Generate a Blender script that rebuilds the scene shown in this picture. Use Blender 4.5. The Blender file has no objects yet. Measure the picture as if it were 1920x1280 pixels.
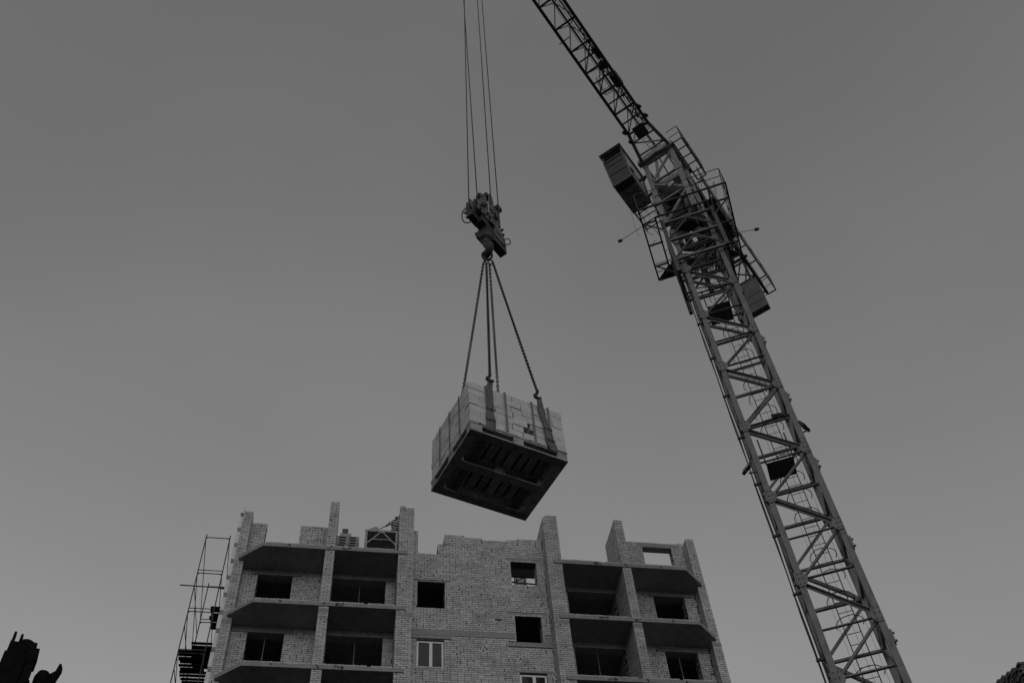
import bpy, bmesh, math, random
from mathutils import Vector, Matrix
random.seed(7)
R = math.radians
scene = bpy.context.scene
col = scene.collection

# ------------------------------------------------------------------ camera
# axes measured from the vanishing points (35 mm lens, tilted up about 53 degrees)
cam_d = bpy.data.cameras.new('camera'); cam = bpy.data.objects.new('camera', cam_d); col.objects.link(cam)
cam_d.lens = 35.0; cam_d.sensor_width = 36.0; cam_d.clip_start = 0.05; cam_d.clip_end = 5000
Fp = 1867.0
Zc = Vector((822-960, -760-640, Fp)).normalized()
Xc = Vector((13940, 1115, Fp)); Xc = (Xc - Zc*Xc.dot(Zc)).normalized()
Xc = (Xc + 0.0115*Zc.cross(Xc)).normalized()
Yc = Zc.cross(Xc)
right = Vector((Xc.x, Yc.x, Zc.x)); down = Vector((Xc.y, Yc.y, Zc.y)); fwd = Vector((Xc.z, Yc.z, Zc.z))
m = Matrix.Identity(4)
for i in range(3):
    m[i][0] = right[i]; m[i][1] = -down[i]; m[i][2] = -fwd[i]
cam.matrix_world = m            # camera at the origin, eye 1.6 m above the ground
scene.camera = cam
GROUND = -1.6

# ------------------------------------------------------------------ sky, sun, exposure
world = bpy.data.worlds.new('World'); scene.world = world; world.use_nodes = True
wn, wl = world.node_tree.nodes, world.node_tree.links
for n_ in list(wn): wn.remove(n_)
SUN_EL, SUN_AZ = 12, 180         # azimuth clockwise from +Y: a low, heavily veiled sun behind the camera
sky = wn.new('ShaderNodeTexSky'); sky.sky_type = 'NISHITA'; sky.sun_disc = False
sky.sun_elevation = R(SUN_EL); sky.sun_rotation = R(SUN_AZ)
sky.air_density = 4.0; sky.dust_density = 0.0; sky.ozone_density = 1.0
bw = wn.new('ShaderNodeRGBToBW')
bg = wn.new('ShaderNodeBackground'); bg.inputs['Strength'].default_value = 0.15
wo = wn.new('ShaderNodeOutputWorld')
tcw = wn.new('ShaderNodeTexCoord'); ncl = wn.new('ShaderNodeTexNoise'); ncl.inputs['Scale'].default_value = 2.2; ncl.inputs['Detail'].default_value = 5; ncl.inputs['Roughness'].default_value = 0.45
mpw = wn.new('ShaderNodeMapping'); mpw.inputs['Scale'].default_value = (1, 1, 2.2); mpw.inputs['Location'].default_value = (0.4, 0.1, 0)
wl.new(tcw.outputs['Generated'], mpw.inputs['Vector']); wl.new(mpw.outputs[0], ncl.inputs['Vector'])
mrw = wn.new('ShaderNodeMapRange'); mrw.inputs['From Min'].default_value = 0.3; mrw.inputs['From Max'].default_value = 0.7; mrw.inputs['To Min'].default_value = 0.93; mrw.inputs['To Max'].default_value = 1.07
muw = wn.new('ShaderNodeMath'); muw.operation = 'MULTIPLY'
wl.new(ncl.outputs['Fac'], mrw.inputs['Value']); wl.new(mrw.outputs['Result'], muw.inputs[1])
wl.new(sky.outputs['Color'], bw.inputs['Color']); wl.new(bw.outputs['Val'], muw.inputs[0]); wl.new(muw.outputs[0], bg.inputs['Color']); wl.new(bg.outputs[0], wo.inputs['Surface'])
sd = bpy.data.lights.new('sun', 'SUN'); sd.energy = 0.5; sd.angle = R(25); sd.color = (1, 1, 1)
so = bpy.data.objects.new('sun', sd); col.objects.link(so)
sdir = Vector((math.sin(R(SUN_AZ))*math.cos(R(SUN_EL)), math.cos(R(SUN_AZ))*math.cos(R(SUN_EL)), math.sin(R(SUN_EL))))
so.rotation_euler = sdir.to_track_quat('Z', 'Y').to_euler(); so.location = sdir*200
vs = scene.view_settings
vs.view_transform = 'Standard'; vs.look = 'None'; vs.gamma = 1.0; vs.exposure = -0.53
try: vs.use_curve_mapping = False
except Exception: pass
scene.render.engine = 'CYCLES'

# ------------------------------------------------------------------ materials (all greys: the photograph is black and white)
def mat(name, v, rough=0.85, var=0.25, scale=6.0, stain=0.0, stain_v=0.05, bump=0.0, bscale=60.0, metal=0.0, island=0.0, spec=0.3, streak=0.0):
    M_ = bpy.data.materials.new(name); M_.use_nodes = True
    nt = M_.node_tree; N, L = nt.nodes, nt.links
    b = N['Principled BSDF']
    b.inputs['Roughness'].default_value = rough; b.inputs['Metallic'].default_value = metal
    b.inputs['Specular IOR Level'].default_value = spec
    tc = N.new('ShaderNodeTexCoord'); geo = N.new('ShaderNodeNewGeometry')
    nz = N.new('ShaderNodeTexNoise'); nz.inputs['Scale'].default_value = scale; nz.inputs['Detail'].default_value = 6; nz.inputs['Roughness'].default_value = 0.65
    L.new(geo.outputs['Position'], nz.inputs['Vector'])
    mr = N.new('ShaderNodeMapRange'); mr.inputs['From Min'].default_value = 0.3; mr.inputs['From Max'].default_value = 0.7
    mr.inputs['To Min'].default_value = v*(1-var); mr.inputs['To Max'].default_value = v*(1+var)
    L.new(nz.outputs['Fac'], mr.inputs['Value'])
    out = mr.outputs['Result']
    if island > 0:
        oi = N.new('ShaderNodeObjectInfo'); ad = N.new('ShaderNodeMath'); ad.operation = 'ADD'
        L.new(geo.outputs['Random Per Island'], ad.inputs[0]); L.new(oi.outputs['Random'], ad.inputs[1])
        fr = N.new('ShaderNodeMath'); fr.operation = 'FRACT'; L.new(ad.outputs[0], fr.inputs[0])
        m2 = N.new('ShaderNodeMapRange'); m2.inputs['To Min'].default_value = 1-island; m2.inputs['To Max'].default_value = 1+island*0.6
        L.new(fr.outputs[0], m2.inputs['Value'])
        mu = N.new('ShaderNodeMath'); mu.operation = 'MULTIPLY'; L.new(out, mu.inputs[0]); L.new(m2.outputs['Result'], mu.inputs[1]); out = mu.outputs[0]
    if stain > 0:
        n2 = N.new('ShaderNodeTexNoise'); n2.inputs['Scale'].default_value = scale*2.3; n2.inputs['Detail'].default_value = 8
        mp = N.new('ShaderNodeMapping'); mp.inputs['Scale'].default_value = (1, 1, 0.25 if streak else 1)
        L.new(geo.outputs['Position'], mp.inputs['Vector']); L.new(mp.outputs[0], n2.inputs['Vector'])
        m3 = N.new('ShaderNodeMapRange'); m3.inputs['From Min'].default_value = 0.56; m3.inputs['From Max'].default_value = 0.70
        m3.inputs['To Max'].default_value = stain; L.new(n2.outputs['Fac'], m3.inputs['Value'])
        mx = N.new('ShaderNodeMix'); mx.data_type = 'FLOAT'; L.new(m3.outputs['Result'], mx.inputs['Factor']); L.new(out, mx.inputs[2]); mx.inputs[3].default_value = stain_v
        out = mx.outputs[0]
    cb = N.new('ShaderNodeCombineColor')
    for k in range(3): L.new(out, cb.inputs[k])
    L.new(cb.outputs[0], b.inputs['Base Color'])
    if bump > 0:
        n3 = N.new('ShaderNodeTexNoise'); n3.inputs['Scale'].default_value = bscale; n3.inputs['Detail'].default_value = 5
        L.new(geo.outputs['Position'], n3.inputs['Vector'])
        bp = N.new('ShaderNodeBump'); bp.inputs['Strength'].default_value = bump; bp.inputs['Distance'].default_value = 0.02
        L.new(n3.outputs['Fac'], bp.inputs['Height']); L.new(bp.outputs[0], b.inputs['Normal'])
    return M_
BRICK = mat('silicate_brick', 0.51, var=0.16, scale=0.7, island=0.20, stain=0.45, stain_v=0.22, bump=0.4, bscale=40)
PACKB = mat('new_brick', 0.58, var=0.07, scale=9, island=0.16, stain=0.45, stain_v=0.33, bump=0.3, bscale=60)
MORTAR = mat('mortar', 0.085, var=0.4, scale=5, bump=0.5)
CONC = mat('concrete', 0.29, var=0.18, scale=3, stain=0.5, stain_v=0.13, bump=0.5, bscale=25)
ROUGHC = mat('rough_concrete', 0.30, var=0.3, scale=14, stain=0.7, stain_v=0.08, bump=1.0, bscale=30)
PAINT = mat('crane_paint', 0.20, rough=0.55, var=0.18, scale=4, stain=0.55, stain_v=0.07, bump=0.15, streak=1)
PAINT2 = mat('crane_head_paint', 0.30, rough=0.55, var=0.18, scale=4, stain=0.5, stain_v=0.10, bump=0.15, streak=1)
PAINTD = mat('crane_dark_paint', 0.10, rough=0.6, var=0.25, scale=5, stain=0.5, stain_v=0.04)
STEEL = mat('dark_steel', 0.055, rough=0.55, var=0.35, scale=12, stain=0.5, stain_v=0.02, metal=0.2)
RAIL = mat('rail_steel', 0.06, rough=0.6, var=0.3, scale=10)
CHAIN = mat('chain_steel', 0.03, rough=0.5, var=0.4, scale=20, metal=0.4)
BLOCK = mat('hook_block_paint', 0.14, rough=0.6, var=0.35, scale=9, stain=0.85, stain_v=0.04, bump=0.3)
WOOD = mat('pallet_wood', 0.40, var=0.35, scale=8, island=0.35, stain=0.6, stain_v=0.05, bump=0.4)
WEB = mat('webbing', 0.16, var=0.35, scale=30, stain=0.7, stain_v=0.06, bump=0.6, bscale=120)
BAND = mat('card_band', 0.20, var=0.2, scale=20)
CWT = mat('counterweight_concrete', 0.15, var=0.2, scale=3, stain=0.6, stain_v=0.12, bump=0.4)
PVC = mat('white_frame', 0.78, rough=0.4, var=0.05, scale=3)
SOIL = mat('site_soil', 0.04, var=0.4, scale=0.4, stain=0.4, stain_v=0.04, bump=0.8, bscale=3)
INSUL = mat('pale_block', 0.78, var=0.08, scale=3)
WOOD2 = mat('grey_wood', 0.30, var=0.35, scale=8, island=0.35, stain=0.4, stain_v=0.1, bump=0.4)
GALV = mat('worn_grey_steel', 0.36, var=0.25, scale=10, stain=0.4, stain_v=0.1)
BLACK = mat('black_steel', 0.008, spec=0.05, rough=0.8, var=0.4, scale=10)
SHADEBRICK = mat('shaded_brick', 0.15, var=0.3, scale=5, island=0.35, stain=0.5, stain_v=0.04, bump=0.5)  # shade of the corner turned from the light, put into the brick colour
SKIN = mat('skin', 0.28, rough=0.6, var=0.08, scale=20)
TROUS = mat('trousers', 0.12, var=0.25, scale=15)
CAP = mat('cap_cloth', 0.45, var=0.2, scale=15)
MORT = mat('wet_mortar', 0.34, var=0.2, scale=12, bump=0.8)
def glass(name, v):
    M_ = bpy.data.materials.new(name); M_.use_nodes = True; b = M_.node_tree.nodes['Principled BSDF']
    b.inputs['Base Color'].default_value = (v, v, v, 1); b.inputs['Roughness'].default_value = 0.06; b.inputs['Specular IOR Level'].default_value = 0.7
    N, L = M_.node_tree.nodes, M_.node_tree.links
    nz = N.new('ShaderNodeTexNoise'); nz.inputs['Scale'].default_value = 2.0; geo = N.new('ShaderNodeNewGeometry'); L.new(geo.outputs['Position'], nz.inputs['Vector'])
    bp = N.new('ShaderNodeBump'); bp.inputs['Strength'].default_value = 0.04; L.new(nz.outputs['Fac'], bp.inputs['Height']); L.new(bp.outputs[0], b.inputs['Normal'])
    return M_
GLASS = glass('window_glass', 0.02)
CABGL = glass('cab_glass', 0.025)
def striped():
    M_ = mat('striped_cloth', 0.3, var=0.1, scale=20)
    N, L = M_.node_tree.nodes, M_.node_tree.links; b = N['Principled BSDF']
    at = N.new('ShaderNodeAttribute'); at.attribute_name = 'along'
    w = N.new('ShaderNodeMath'); w.operation = 'SINE'; mu = N.new('ShaderNodeMath'); mu.operation = 'MULTIPLY'; mu.inputs[1].default_value = 2*math.pi/0.125
    L.new(at.outputs['Fac'], mu.inputs[0]); L.new(mu.outputs[0], w.inputs[0])
    g = N.new('ShaderNodeMath'); g.operation = 'GREATER_THAN'; g.inputs[1].default_value = 0.0; L.new(w.outputs[0], g.inputs[0])
    mx = N.new('ShaderNodeMix'); mx.data_type = 'RGBA'; mx.inputs[6].default_value = (0.08,)*3+(1,); mx.inputs[7].default_value = (0.5,)*3+(1,)
    L.new(g.outputs[0], mx.inputs['Factor']); L.new(mx.outputs[2], b.inputs['Base Color'])
    return M_
STRIPE = striped()

# ------------------------------------------------------------------ builders
W = {}
def reg(o, parent=None, world=None):
    wm = world if world is not None else Matrix.Translation(o.location)
    col.objects.link(o)
    if parent is not None:
        o.parent = parent; o.matrix_parent_inverse = W[parent.name].inverted()
    o.matrix_basis = wm
    W[o.name] = wm
    return o
def tag(o, label, cat, group=None):
    o['label'] = label; o['category'] = cat
    if group: o['group'] = group
    return o
def thing(name, label, cat, loc, group=None):
    o = bpy.data.objects.new(name, None); o.empty_display_size = 0.2; o.location = loc
    reg(o); return tag(o, label, cat, group)
def frame(p0, p1, up=None):
    z = (p1-p0).normalized(); up = Vector(up) if up is not None else Vector((0, 0, 1))
    if abs(z.dot(up)) > 0.985: up = Vector((0, 1, 0)) if abs(z.y) < 0.9 else Vector((1, 0, 0))
    x = up.cross(z).normalized(); y = z.cross(x)
    return x, y, z
class MB:
    def __init__(s): s.v = []; s.f = []
    def raw(s, vs, fs):
        k = len(s.v); s.v += [Vector(p) for p in vs]; s.f += [tuple(i+k for i in f) for f in fs]
    def box(s, x0, x1, y0, y1, z0, z1, M_=None, back=True):
        vs_ = [Vector((x, y, z)) for z in (z0, z1) for y in (y0, y1) for x in (x0, x1)]
        if M_ is not None: vs_ = [M_ @ p for p in vs_]
        s.raw(vs_, [(0, 2, 3, 1), (4, 5, 7, 6), (0, 1, 5, 4), (1, 3, 7, 5), (3, 2, 6, 7), (2, 0, 4, 6)]); return s
    def beam(s, p0, p1, w, h=None, up=None):
        p0, p1 = Vector(p0), Vector(p1); h = h or w; x, y, z = frame(p0, p1, up); a = x*w/2; b = y*h/2
        s.raw([p0-a-b, p0+a-b, p0+a+b, p0-a+b, p1-a-b, p1+a-b, p1+a+b, p1-a+b],
              [(3, 2, 1, 0), (4, 5, 6, 7), (0, 1, 5, 4), (1, 2, 6, 5), (2, 3, 7, 6), (3, 0, 4, 7)]); return s
    def angle(s, p0, p1, w, t, up=None):
        p0, p1 = Vector(p0), Vector(p1); x, y, z = frame(p0, p1, up)
        pr = [(-w/2, -w/2), (w/2, -w/2), (w/2, -w/2+t), (-w/2+t, -w/2+t), (-w/2+t, w/2), (-w/2, w/2)]
        vs_ = [p+x*a+y*b for p in (p0, p1) for a, b in pr]; n = 6
        s.raw(vs_, [tuple(range(n-1, -1, -1)), tuple(range(n, 2*n))]+[(i, (i+1) % n, n+(i+1) % n, n+i) for i in range(n)]); return s
    def tube(s, pts, r, seg=8, closed=False):
        pts = [Vector(p) for p in pts]; n = len(pts); rings = []
        px = None
        for i, p in enumerate(pts):
            if closed: d = pts[(i+1) % n]-pts[i-1]
            else: d = pts[min(i+1, n-1)]-pts[max(i-1, 0)]
            d.normalize()
            if px is None: x, y, _ = frame(Vector(), d)
            else:
                x = (px-d*px.dot(d)).normalized(); y = d.cross(x)
            px = x
            rr = r[i] if isinstance(r, (list, tuple)) else r
            rings.append([p+x*math.cos(2*math.pi*k/seg)*rr+y*math.sin(2*math.pi*k/seg)*rr for k in range(seg)])
        vs_ = [q for rg in rings for q in rg]; fs = []
        for i in range(n if closed else n-1):
            j = (i+1) % n
            for k in range(seg):
                fs.append((i*seg+k, i*seg+(k+1) % seg, j*seg+(k+1) % seg, j*seg+k))
        if not closed:
            fs.append(tuple(range(seg-1, -1, -1))); fs.append(tuple((n-1)*seg+k for k in range(seg)))
        s.raw(vs_, fs); return s
    def prism(s, poly, d):
        poly = [Vector(p) for p in poly]; d = Vector(d); n = len(poly)
        s.raw(poly+[p+d for p in poly], [tuple(range(n-1, -1, -1)), tuple(range(n, 2*n))]+[(i, (i+1) % n, n+(i+1) % n, n+i) for i in range(n)]); return s
    def build(s, name, material, parent=None, smooth=False, kind=None, label=None):
        lo = Vector([min(p[i] for p in s.v) for i in range(3)]); hi = Vector([max(p[i] for p in s.v) for i in range(3)])
        c = Vector(((lo.x+hi.x)/2, (lo.y+hi.y)/2, lo.z))
        me = bpy.data.meshes.new(name); me.from_pydata([p-c for p in s.v], [], s.f)
        bm = bmesh.new(); bm.from_mesh(me); bmesh.ops.recalc_face_normals(bm, faces=bm.faces); bm.to_mesh(me); bm.free()
        me.materials.append(material)
        if smooth: me.polygons.foreach_set('use_smooth', [True]*len(me.polygons))
        o = bpy.data.objects.new(name, me); o.location = c
        reg(o, parent)
        if kind: o['kind'] = kind
        if label: o['label'] = label
        return o
# shared unit members: length along z (0..1), section 1 x 1
_unit = {}
def unit(kind, material):
    key = (kind, material.name)
    if key in _unit: return _unit[key]
    b = MB()
    if kind == 'box': b.beam((0, 0, 0), (0, 0, 1), 1)
    elif kind == 'angle': b.angle((0, 0, 0), (0, 0, 1), 1, 0.16)
    elif kind == 'tube': b.tube([(0, 0, 0), (0, 0, 1)], 0.5, 8)
    me = bpy.data.meshes.new('unit_'+kind); me.from_pydata(b.v, [], b.f)
    bm = bmesh.new(); bm.from_mesh(me); bmesh.ops.recalc_face_normals(bm, faces=bm.faces); bm.to_mesh(me); bm.free()
    me.materials.append(material); _unit[key] = me
    return me
def member(name, p0, p1, w, parent, material, kind='box', h=None, up=None):
    p0, p1 = Vector(p0), Vector(p1); h = h or w; x, y, z = frame(p0, p1, up); ln = (p1-p0).length
    wm = Matrix.Identity(4)
    for i in range(3):
        wm[i][0] = x[i]*w; wm[i][1] = y[i]*h; wm[i][2] = z[i]*ln; wm[i][3] = p0[i]
    o = bpy.data.objects.new(name, unit(kind, material))
    return reg(o, parent, wm)

def part(name, parent, loc):
    o = bpy.data.objects.new(name, None); o.empty_display_size = 0.1; o.location = loc
    return reg(o, parent)

# ------------------------------------------------------------------ ground
g = MB(); g.raw([(-3000, -3000, GROUND), (3000, -3000, GROUND), (3000, 3000, GROUND), (-3000, 3000, GROUND)], [(0, 1, 2, 3)])
go = g.build('ground', SOIL); go['kind'] = 'structure'

# ------------------------------------------------------------------ apartment building
CH = 0.095; JT = 0.0145; SL, HD = 0.25, 0.12; REC = 0.034
bld = thing('apartment_building', 'unfinished pale brick apartment block with open loggias and concrete floor slabs', 'building', (5.3, 38, GROUND))
single_bricks = []     # candidates for bricks of their own
class Bricks:
    """lays bricks on one face: point o, direction u along the face, outward normal n"""
    def __init__(s, part, o, u, n):
        s.part = part; s.o = Vector(o); s.u = Vector(u); s.n = Vector(n); s.items = []
    def lay(s, width, z0, z1, holes=(), top=None, z_base=22.4, single=False, u0=0.0, pattern=None, seed=0, ch=CH):
        rnd = random.Random(seed*7919+int(z0*100)+int(width*1000))
        k = math.ceil((z0-z_base)/ch-0.05)
        while True:
            zb = z_base+k*ch; zt = zb+ch
            if zt > z1+0.03: break
            if zb < z0-0.03: k += 1; continue
            zm = zb+ch/2
            # course sequence
            seq = []; x = u0
            if pattern: unitl = pattern[k % 2]
            else: unitl = None
            if unitl:
                tot = sum(unitl)+JT*(len(unitl)-1); sc = (width)/tot
                for l in unitl: seq.append((x, x+l*sc)); x += (l+JT)*sc
            else:
                x = u0-(SL/2+JT/2 if k % 2 else 0.0)
                hdr = (k % 6 == 0)
                while x < u0+width:
                    l = HD if (hdr or rnd.random() < 0.10) else SL
                    seq.append((x, x+l)); x += l+JT
            ivs = [(u0, u0+width)]
            for (ha, hb, za, zc) in holes:
                if za < zm < zc:
                    new = []
                    for a, b in ivs:
                        if hb <= a or ha >= b: new.append((a, b))
                        else:
                            if ha-a > 0.02: new.append((a, ha))
                            if b-hb > 0.02: new.append((hb, b))
                    ivs = new
            for a, b in seq:
                for c, d in ivs:
                    p, q = max(a, c), min(b, d)
                    if q-p < 0.045: continue
                    if top and zt > top((p+q)/2)+0.03: continue
                    if rnd.random() < 0.12: q -= rnd.uniform(0.012, 0.034)
                    if rnd.random() < 0.0008: continue
                    pr = rnd.uniform(-0.004, 0.005); dz = rnd.uniform(-0.0025, 0.0025)
                    it = (p, q, zb+JT/2+dz, zt-JT/2+dz+rnd.uniform(-0.003, 0.002), pr)
                    s.items.append(it)
                    if single: single_bricks.append((s, it))
            k += 1
        return s
    def corners(s, it):
        p, q, a, b, pr = it
        P = lambda u_, d_, z_: s.o+s.u*u_+s.n*d_+Vector((0, 0, z_))
        d0, d1 = -0.05, pr
        return [P(p, d0, a), P(q, d0, a), P(q, d0, b), P(p, d0, b), P(p, d1, a), P(q, d1, a), P(q, d1, b), P(p, d1, b)]
    def finish(s, skip=()):
        b = MB(); sk = set(id(i) for i in skip)
        for it in s.items:
            if id(it) in sk: continue
            b.raw(s.corners(it), [(4, 5, 6, 7), (0, 1, 5, 4), (1, 2, 6, 5), (2, 3, 7, 6), (3, 0, 4, 7)])
        if b.v: b.build('brick', BRICK, s.part, kind='stuff')
all_bricks = []
X, Y_ = Vector((1, 0, 0)), Vector((0, 1, 0))
SLABS = [28.1, 25.25, 22.4, 19.55]      # undersides
ST = 0.17
BZ = 21.0                                # bricks one by one above this level (below it nothing is in view)
P38 = ([SL, HD], [HD, SL]); P63 = ([SL, SL, HD], [HD, SL, SL])
def pillar(x0, x1, yf, yb, ztop, pat, seed, pads=True, sides=(True, True), cut=()):
    core = MB(); r = REC
    core.box(x0+r, x1-r, yf+r, yb, GROUND, ztop-0.12)
    p = core.build('pillar', MORTAR, bld)
    holes_u = []
    f = Bricks(p, (x0, yf, 0), X, -Y_)
    padz = (24.95, 25.17) if pads else None
    holes = [(-1, 9, padz[0], padz[1])] if pads else []
    f.lay(x1-x0, BZ, ztop, holes+list(cut), pattern=pat, seed=seed, single=True)
    all_bricks.append(f)
    if sides[0]:
        l = Bricks(p, (x0, yf, 0), Y_, -X).lay(yb-yf, BZ, ztop-(0.1 if cut and cut[0][1] < 1 else 0), holes, seed=seed+10); all_bricks.append(l)
    if sides[1]:
        l = Bricks(p, (x1, yf, 0), Y_, X).lay(yb-yf, BZ, ztop-(0.1 if cut and cut[0][1] > 1 else 0), holes, seed=seed+20); all_bricks.append(l)
    if pads:
        MB().box(x0-0.004, x1+0.004, yf-0.006, yb-0.1, padz[0]+0.008, padz[1]-0.006).build('concrete_pad', ROUGHC, p)
    return p
pillar(-4.80, -4.42, 33.0, 33.5, 30.89, P38, 1)
pillar(-1.12, -0.74, 32.05, 33.5, 30.89, P38, 2)
pillar(1.88, 2.50, 32.05, 33.5, 30.89, P63, 3, cut=((0.25, 9, 30.80, 99),))
pillar(8.21, 8.84, 32.05, 33.55, 30.89, P63, 4, cut=((-1, 0.12, 30.80, 99),))
pillar(11.49, 11.87, 32.05, 33.85, 30.89, P38, 5)
pillar(15.10, 15.48, 33.0, 33.5, 30.89, P38, 6)

def wall(name, x0, x1, yf, th, z0, z1, holes, seed, top_poly=None, single=False, zb=None):
    """brick wall facing -Y with real openings; holes = (xa, xb, za, zb)"""
    core = MB(); r = REC
    xs = sorted(set([x0, x1]+[h[0] for h in holes]+[h[1] for h in holes]+([p[0] for p in top_poly] if top_poly else [])))
    for a, b in zip(xs[:-1], xs[1:]):
        if b-a < 1e-4: continue
        mid = (a+b)/2; zt = z1
        if top_poly:
            for (xa, xb, zz) in [(top_poly[i][0], top_poly[i+1][0], top_poly[i][1]) for i in range(len(top_poly)-1)]:
                if xa <= mid < xb: zt = zz
        segs = [(z0, zt)]
        for (ha, hb, za, zc) in holes:
            if ha <= a+1e-5 and hb >= b-1e-5:
                new = []
                for s0, s1 in segs:
                    if zc <= s0 or za >= s1: new.append((s0, s1))
                    else:
                        if za > s0: new.append((s0, za))
                        if zc < s1: new.append((zc, s1))
                segs = new
        for s0, s1 in segs: core.box(a, b, yf+r, yf+th, s0, s1-0.01)
    p = core.build(name, MORTAR, bld)
    def top(u):
        xx = x0+u
        if not top_poly: return z1
        for i in range(len(top_poly)-1):
            if top_poly[i][0] <= xx < top_poly[i+1][0]: return top_poly[i][1]
        return top_poly[-1][1]
    if top_poly: holes = list(holes)+[(top_poly[i][0]-0.005, top_poly[i+1][0]-0.005, top_poly[i][1]+0.03, 99) for i in range(len(top_poly)-1)]
    f = Bricks(p, (x0, yf, 0), X, -Y_)
    f.lay(x1-x0, max(z0, zb or BZ), max([q[1] for q in top_poly]) if top_poly else z1, [(h[0]-x0, h[1]-x0, h[2], h[3]) for h in holes], seed=seed, single=single)
    all_bricks.append(f)
    # reveals of the openings, laid in brick
    for (ha, hb, za, zc) in holes:
        if zc > BZ+0.5 and hb-ha > 0.5 and zc < 50 and zc-za > 0.5:
            j = Bricks(p, (hb, yf, 0), Y_, -X).lay(th, max(za, BZ), zc, seed=seed+3); all_bricks.append(j)
            j = Bricks(p, (ha, yf, 0), Y_, X).lay(th, max(za, BZ), zc, seed=seed+4); all_bricks.append(j)
    return p
def beam_part(name, x0, x1, y0, y1, z0, z1, parent, material=CONC):
    return MB().box(x0, x1, y0, y1, z0, z1).build(name, material, parent)

# ---- central stair wall
CW = 32.65
cw_holes = [(2.75, 3.89, 25.93, 27.22), (6.72, 7.84, 27.31, 28.62), (6.74, 7.84, 24.48, 25.77), (2.75, 3.85, 23.14, 24.38), (6.76, 7.86, 21.8, 23.05)]
conc_holes = [(2.55, 6.70, 24.60, 24.87), (2.55, 4.14, 24.44, 24.61), (6.40, 8.21, 24.25, 24.46), (7.88, 8.21, 24.45, 24.85),
              (2.62, 4.10, 27.24, 27.31), (6.5, 8.08, 28.64, 28.76), (6.5, 8.08, 25.79, 25.89), (6.6, 8.1, 23.07, 23.18)]
top_poly = [(2.50, 30.04), (2.74, 28.72), (3.60, 29.35), (3.88, 29.83), (4.76, 29.74), (5.55, 29.64), (6.55, 29.74), (7.09, 29.83), (8.21, 29.83)]
cw = wall('stair_wall', 2.50, 8.21, CW, 0.5, GROUND, 29.83, cw_holes+conc_holes, 11, top_poly, single=True)
for i, (a, b, c, d) in enumerate(conc_holes):
    nm = 'concrete_band' if i < 4 else 'lintel'
    e = 0.003
    if i == 1: d = 24.597
    if i == 3: c = 24.463
    MB().box(a+e, b-e, CW-0.004+(0.002 if i % 2 else 0), CW+0.45, c+e, d-e).build(nm, ROUGHC if i < 4 else CONC, cw)
# PVC windows
def pvc(x0, x1, z0, z1, y, parent):
    fw = 0.075
    b = MB(); b.box(x0, x1, y, y+0.07, z0, z0+fw); b.box(x0, x1, y, y+0.07, z1-fw, z1); b.box(x0, x0+fw, y, y+0.07, z0+fw, z1-fw); b.box(x1-fw, x1, y, y+0.07, z0+fw, z1-fw)
    mx = x0+(x1-x0)*0.53
    b.box(mx-fw*0.8, mx+fw*0.8, y-0.004, y+0.07, z0+fw, z1-fw)
    w = b.build('window', PVC, parent)
    for a, c in ((x0+fw, mx-fw*0.8), (mx+fw*0.8, x1-fw)):
        MB().box(a-0.01, c+0.01, y+0.03, y+0.05, z0+fw-0.01, z1-fw+0.01).build('pane', GLASS, w)
    return w
# windows are parts of the building: frame mesh > pane
pvc(2.77, 3.83, 23.15, 24.37, CW+0.10, bld)
pvc(6.78, 7.84, 21.82, 23.03, CW+0.10, bld)

# ---- loggia back walls
BW = 33.5
def loggia(xa, xb, win, door, lint, seed, storeys=((28.1, 25.42), (25.25, 22.57), (22.4, 19.72))):
    holes, hs = [], []
    for si, (zc, zf) in enumerate(storeys):
        zt = zc-0.27 if si else zc-0.25
        holes += [(win[0], win[1], zf+0.8, zt), (door[0], door[1], zf, zt)]
        hs += [(a, b, zt+0.0, zt+0.20) for a, b in (lint if si == 0 else ((xa, win[1]+0.35), (door[0], door[1]+0.4 if door[0] < 5 else door[1])) if win[0] < 5 else ((win[0]-0.3, xb), (door[0], door[1])))]
    solids = []
    for h in hs: solids.append((max(h[0], xa), min(h[1], xb), h[2], h[3]))
    slab_gaps = [(xa, xb, z-0.0, z+ST) for z in SLABS[:3]]
    p = wall('loggia_wall', xa, xb, BW, 0.5, 12.0, 28.1, holes+solids+slab_gaps, seed)
    for (a, b, c, d) in solids:
        MB().box(a+0.003, b-0.003, BW-0.006, BW+0.47, c+0.003, d-0.004).build('lintel', CONC, p)
    return p
loggia(-4.42, 1.88, (-3.80, -2.37), (-0.735, 1.49), ((-3.97, -2.05), (-0.735, 1.88)), 21)
loggia(8.84, 15.10, (13.15, 14.57), (9.30, 11.485), ((12.93, 14.93), (8.84, 11.485)), 31)
MB().box(-4.42, 1.88, BW+0.02, BW+0.5, GROUND, 11.99).build('lower_wall', MORTAR, bld)
MB().box(8.84, 15.10, BW+0.02, BW+0.5, GROUND, 11.99).build('lower_wall', MORTAR, bld)

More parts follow.
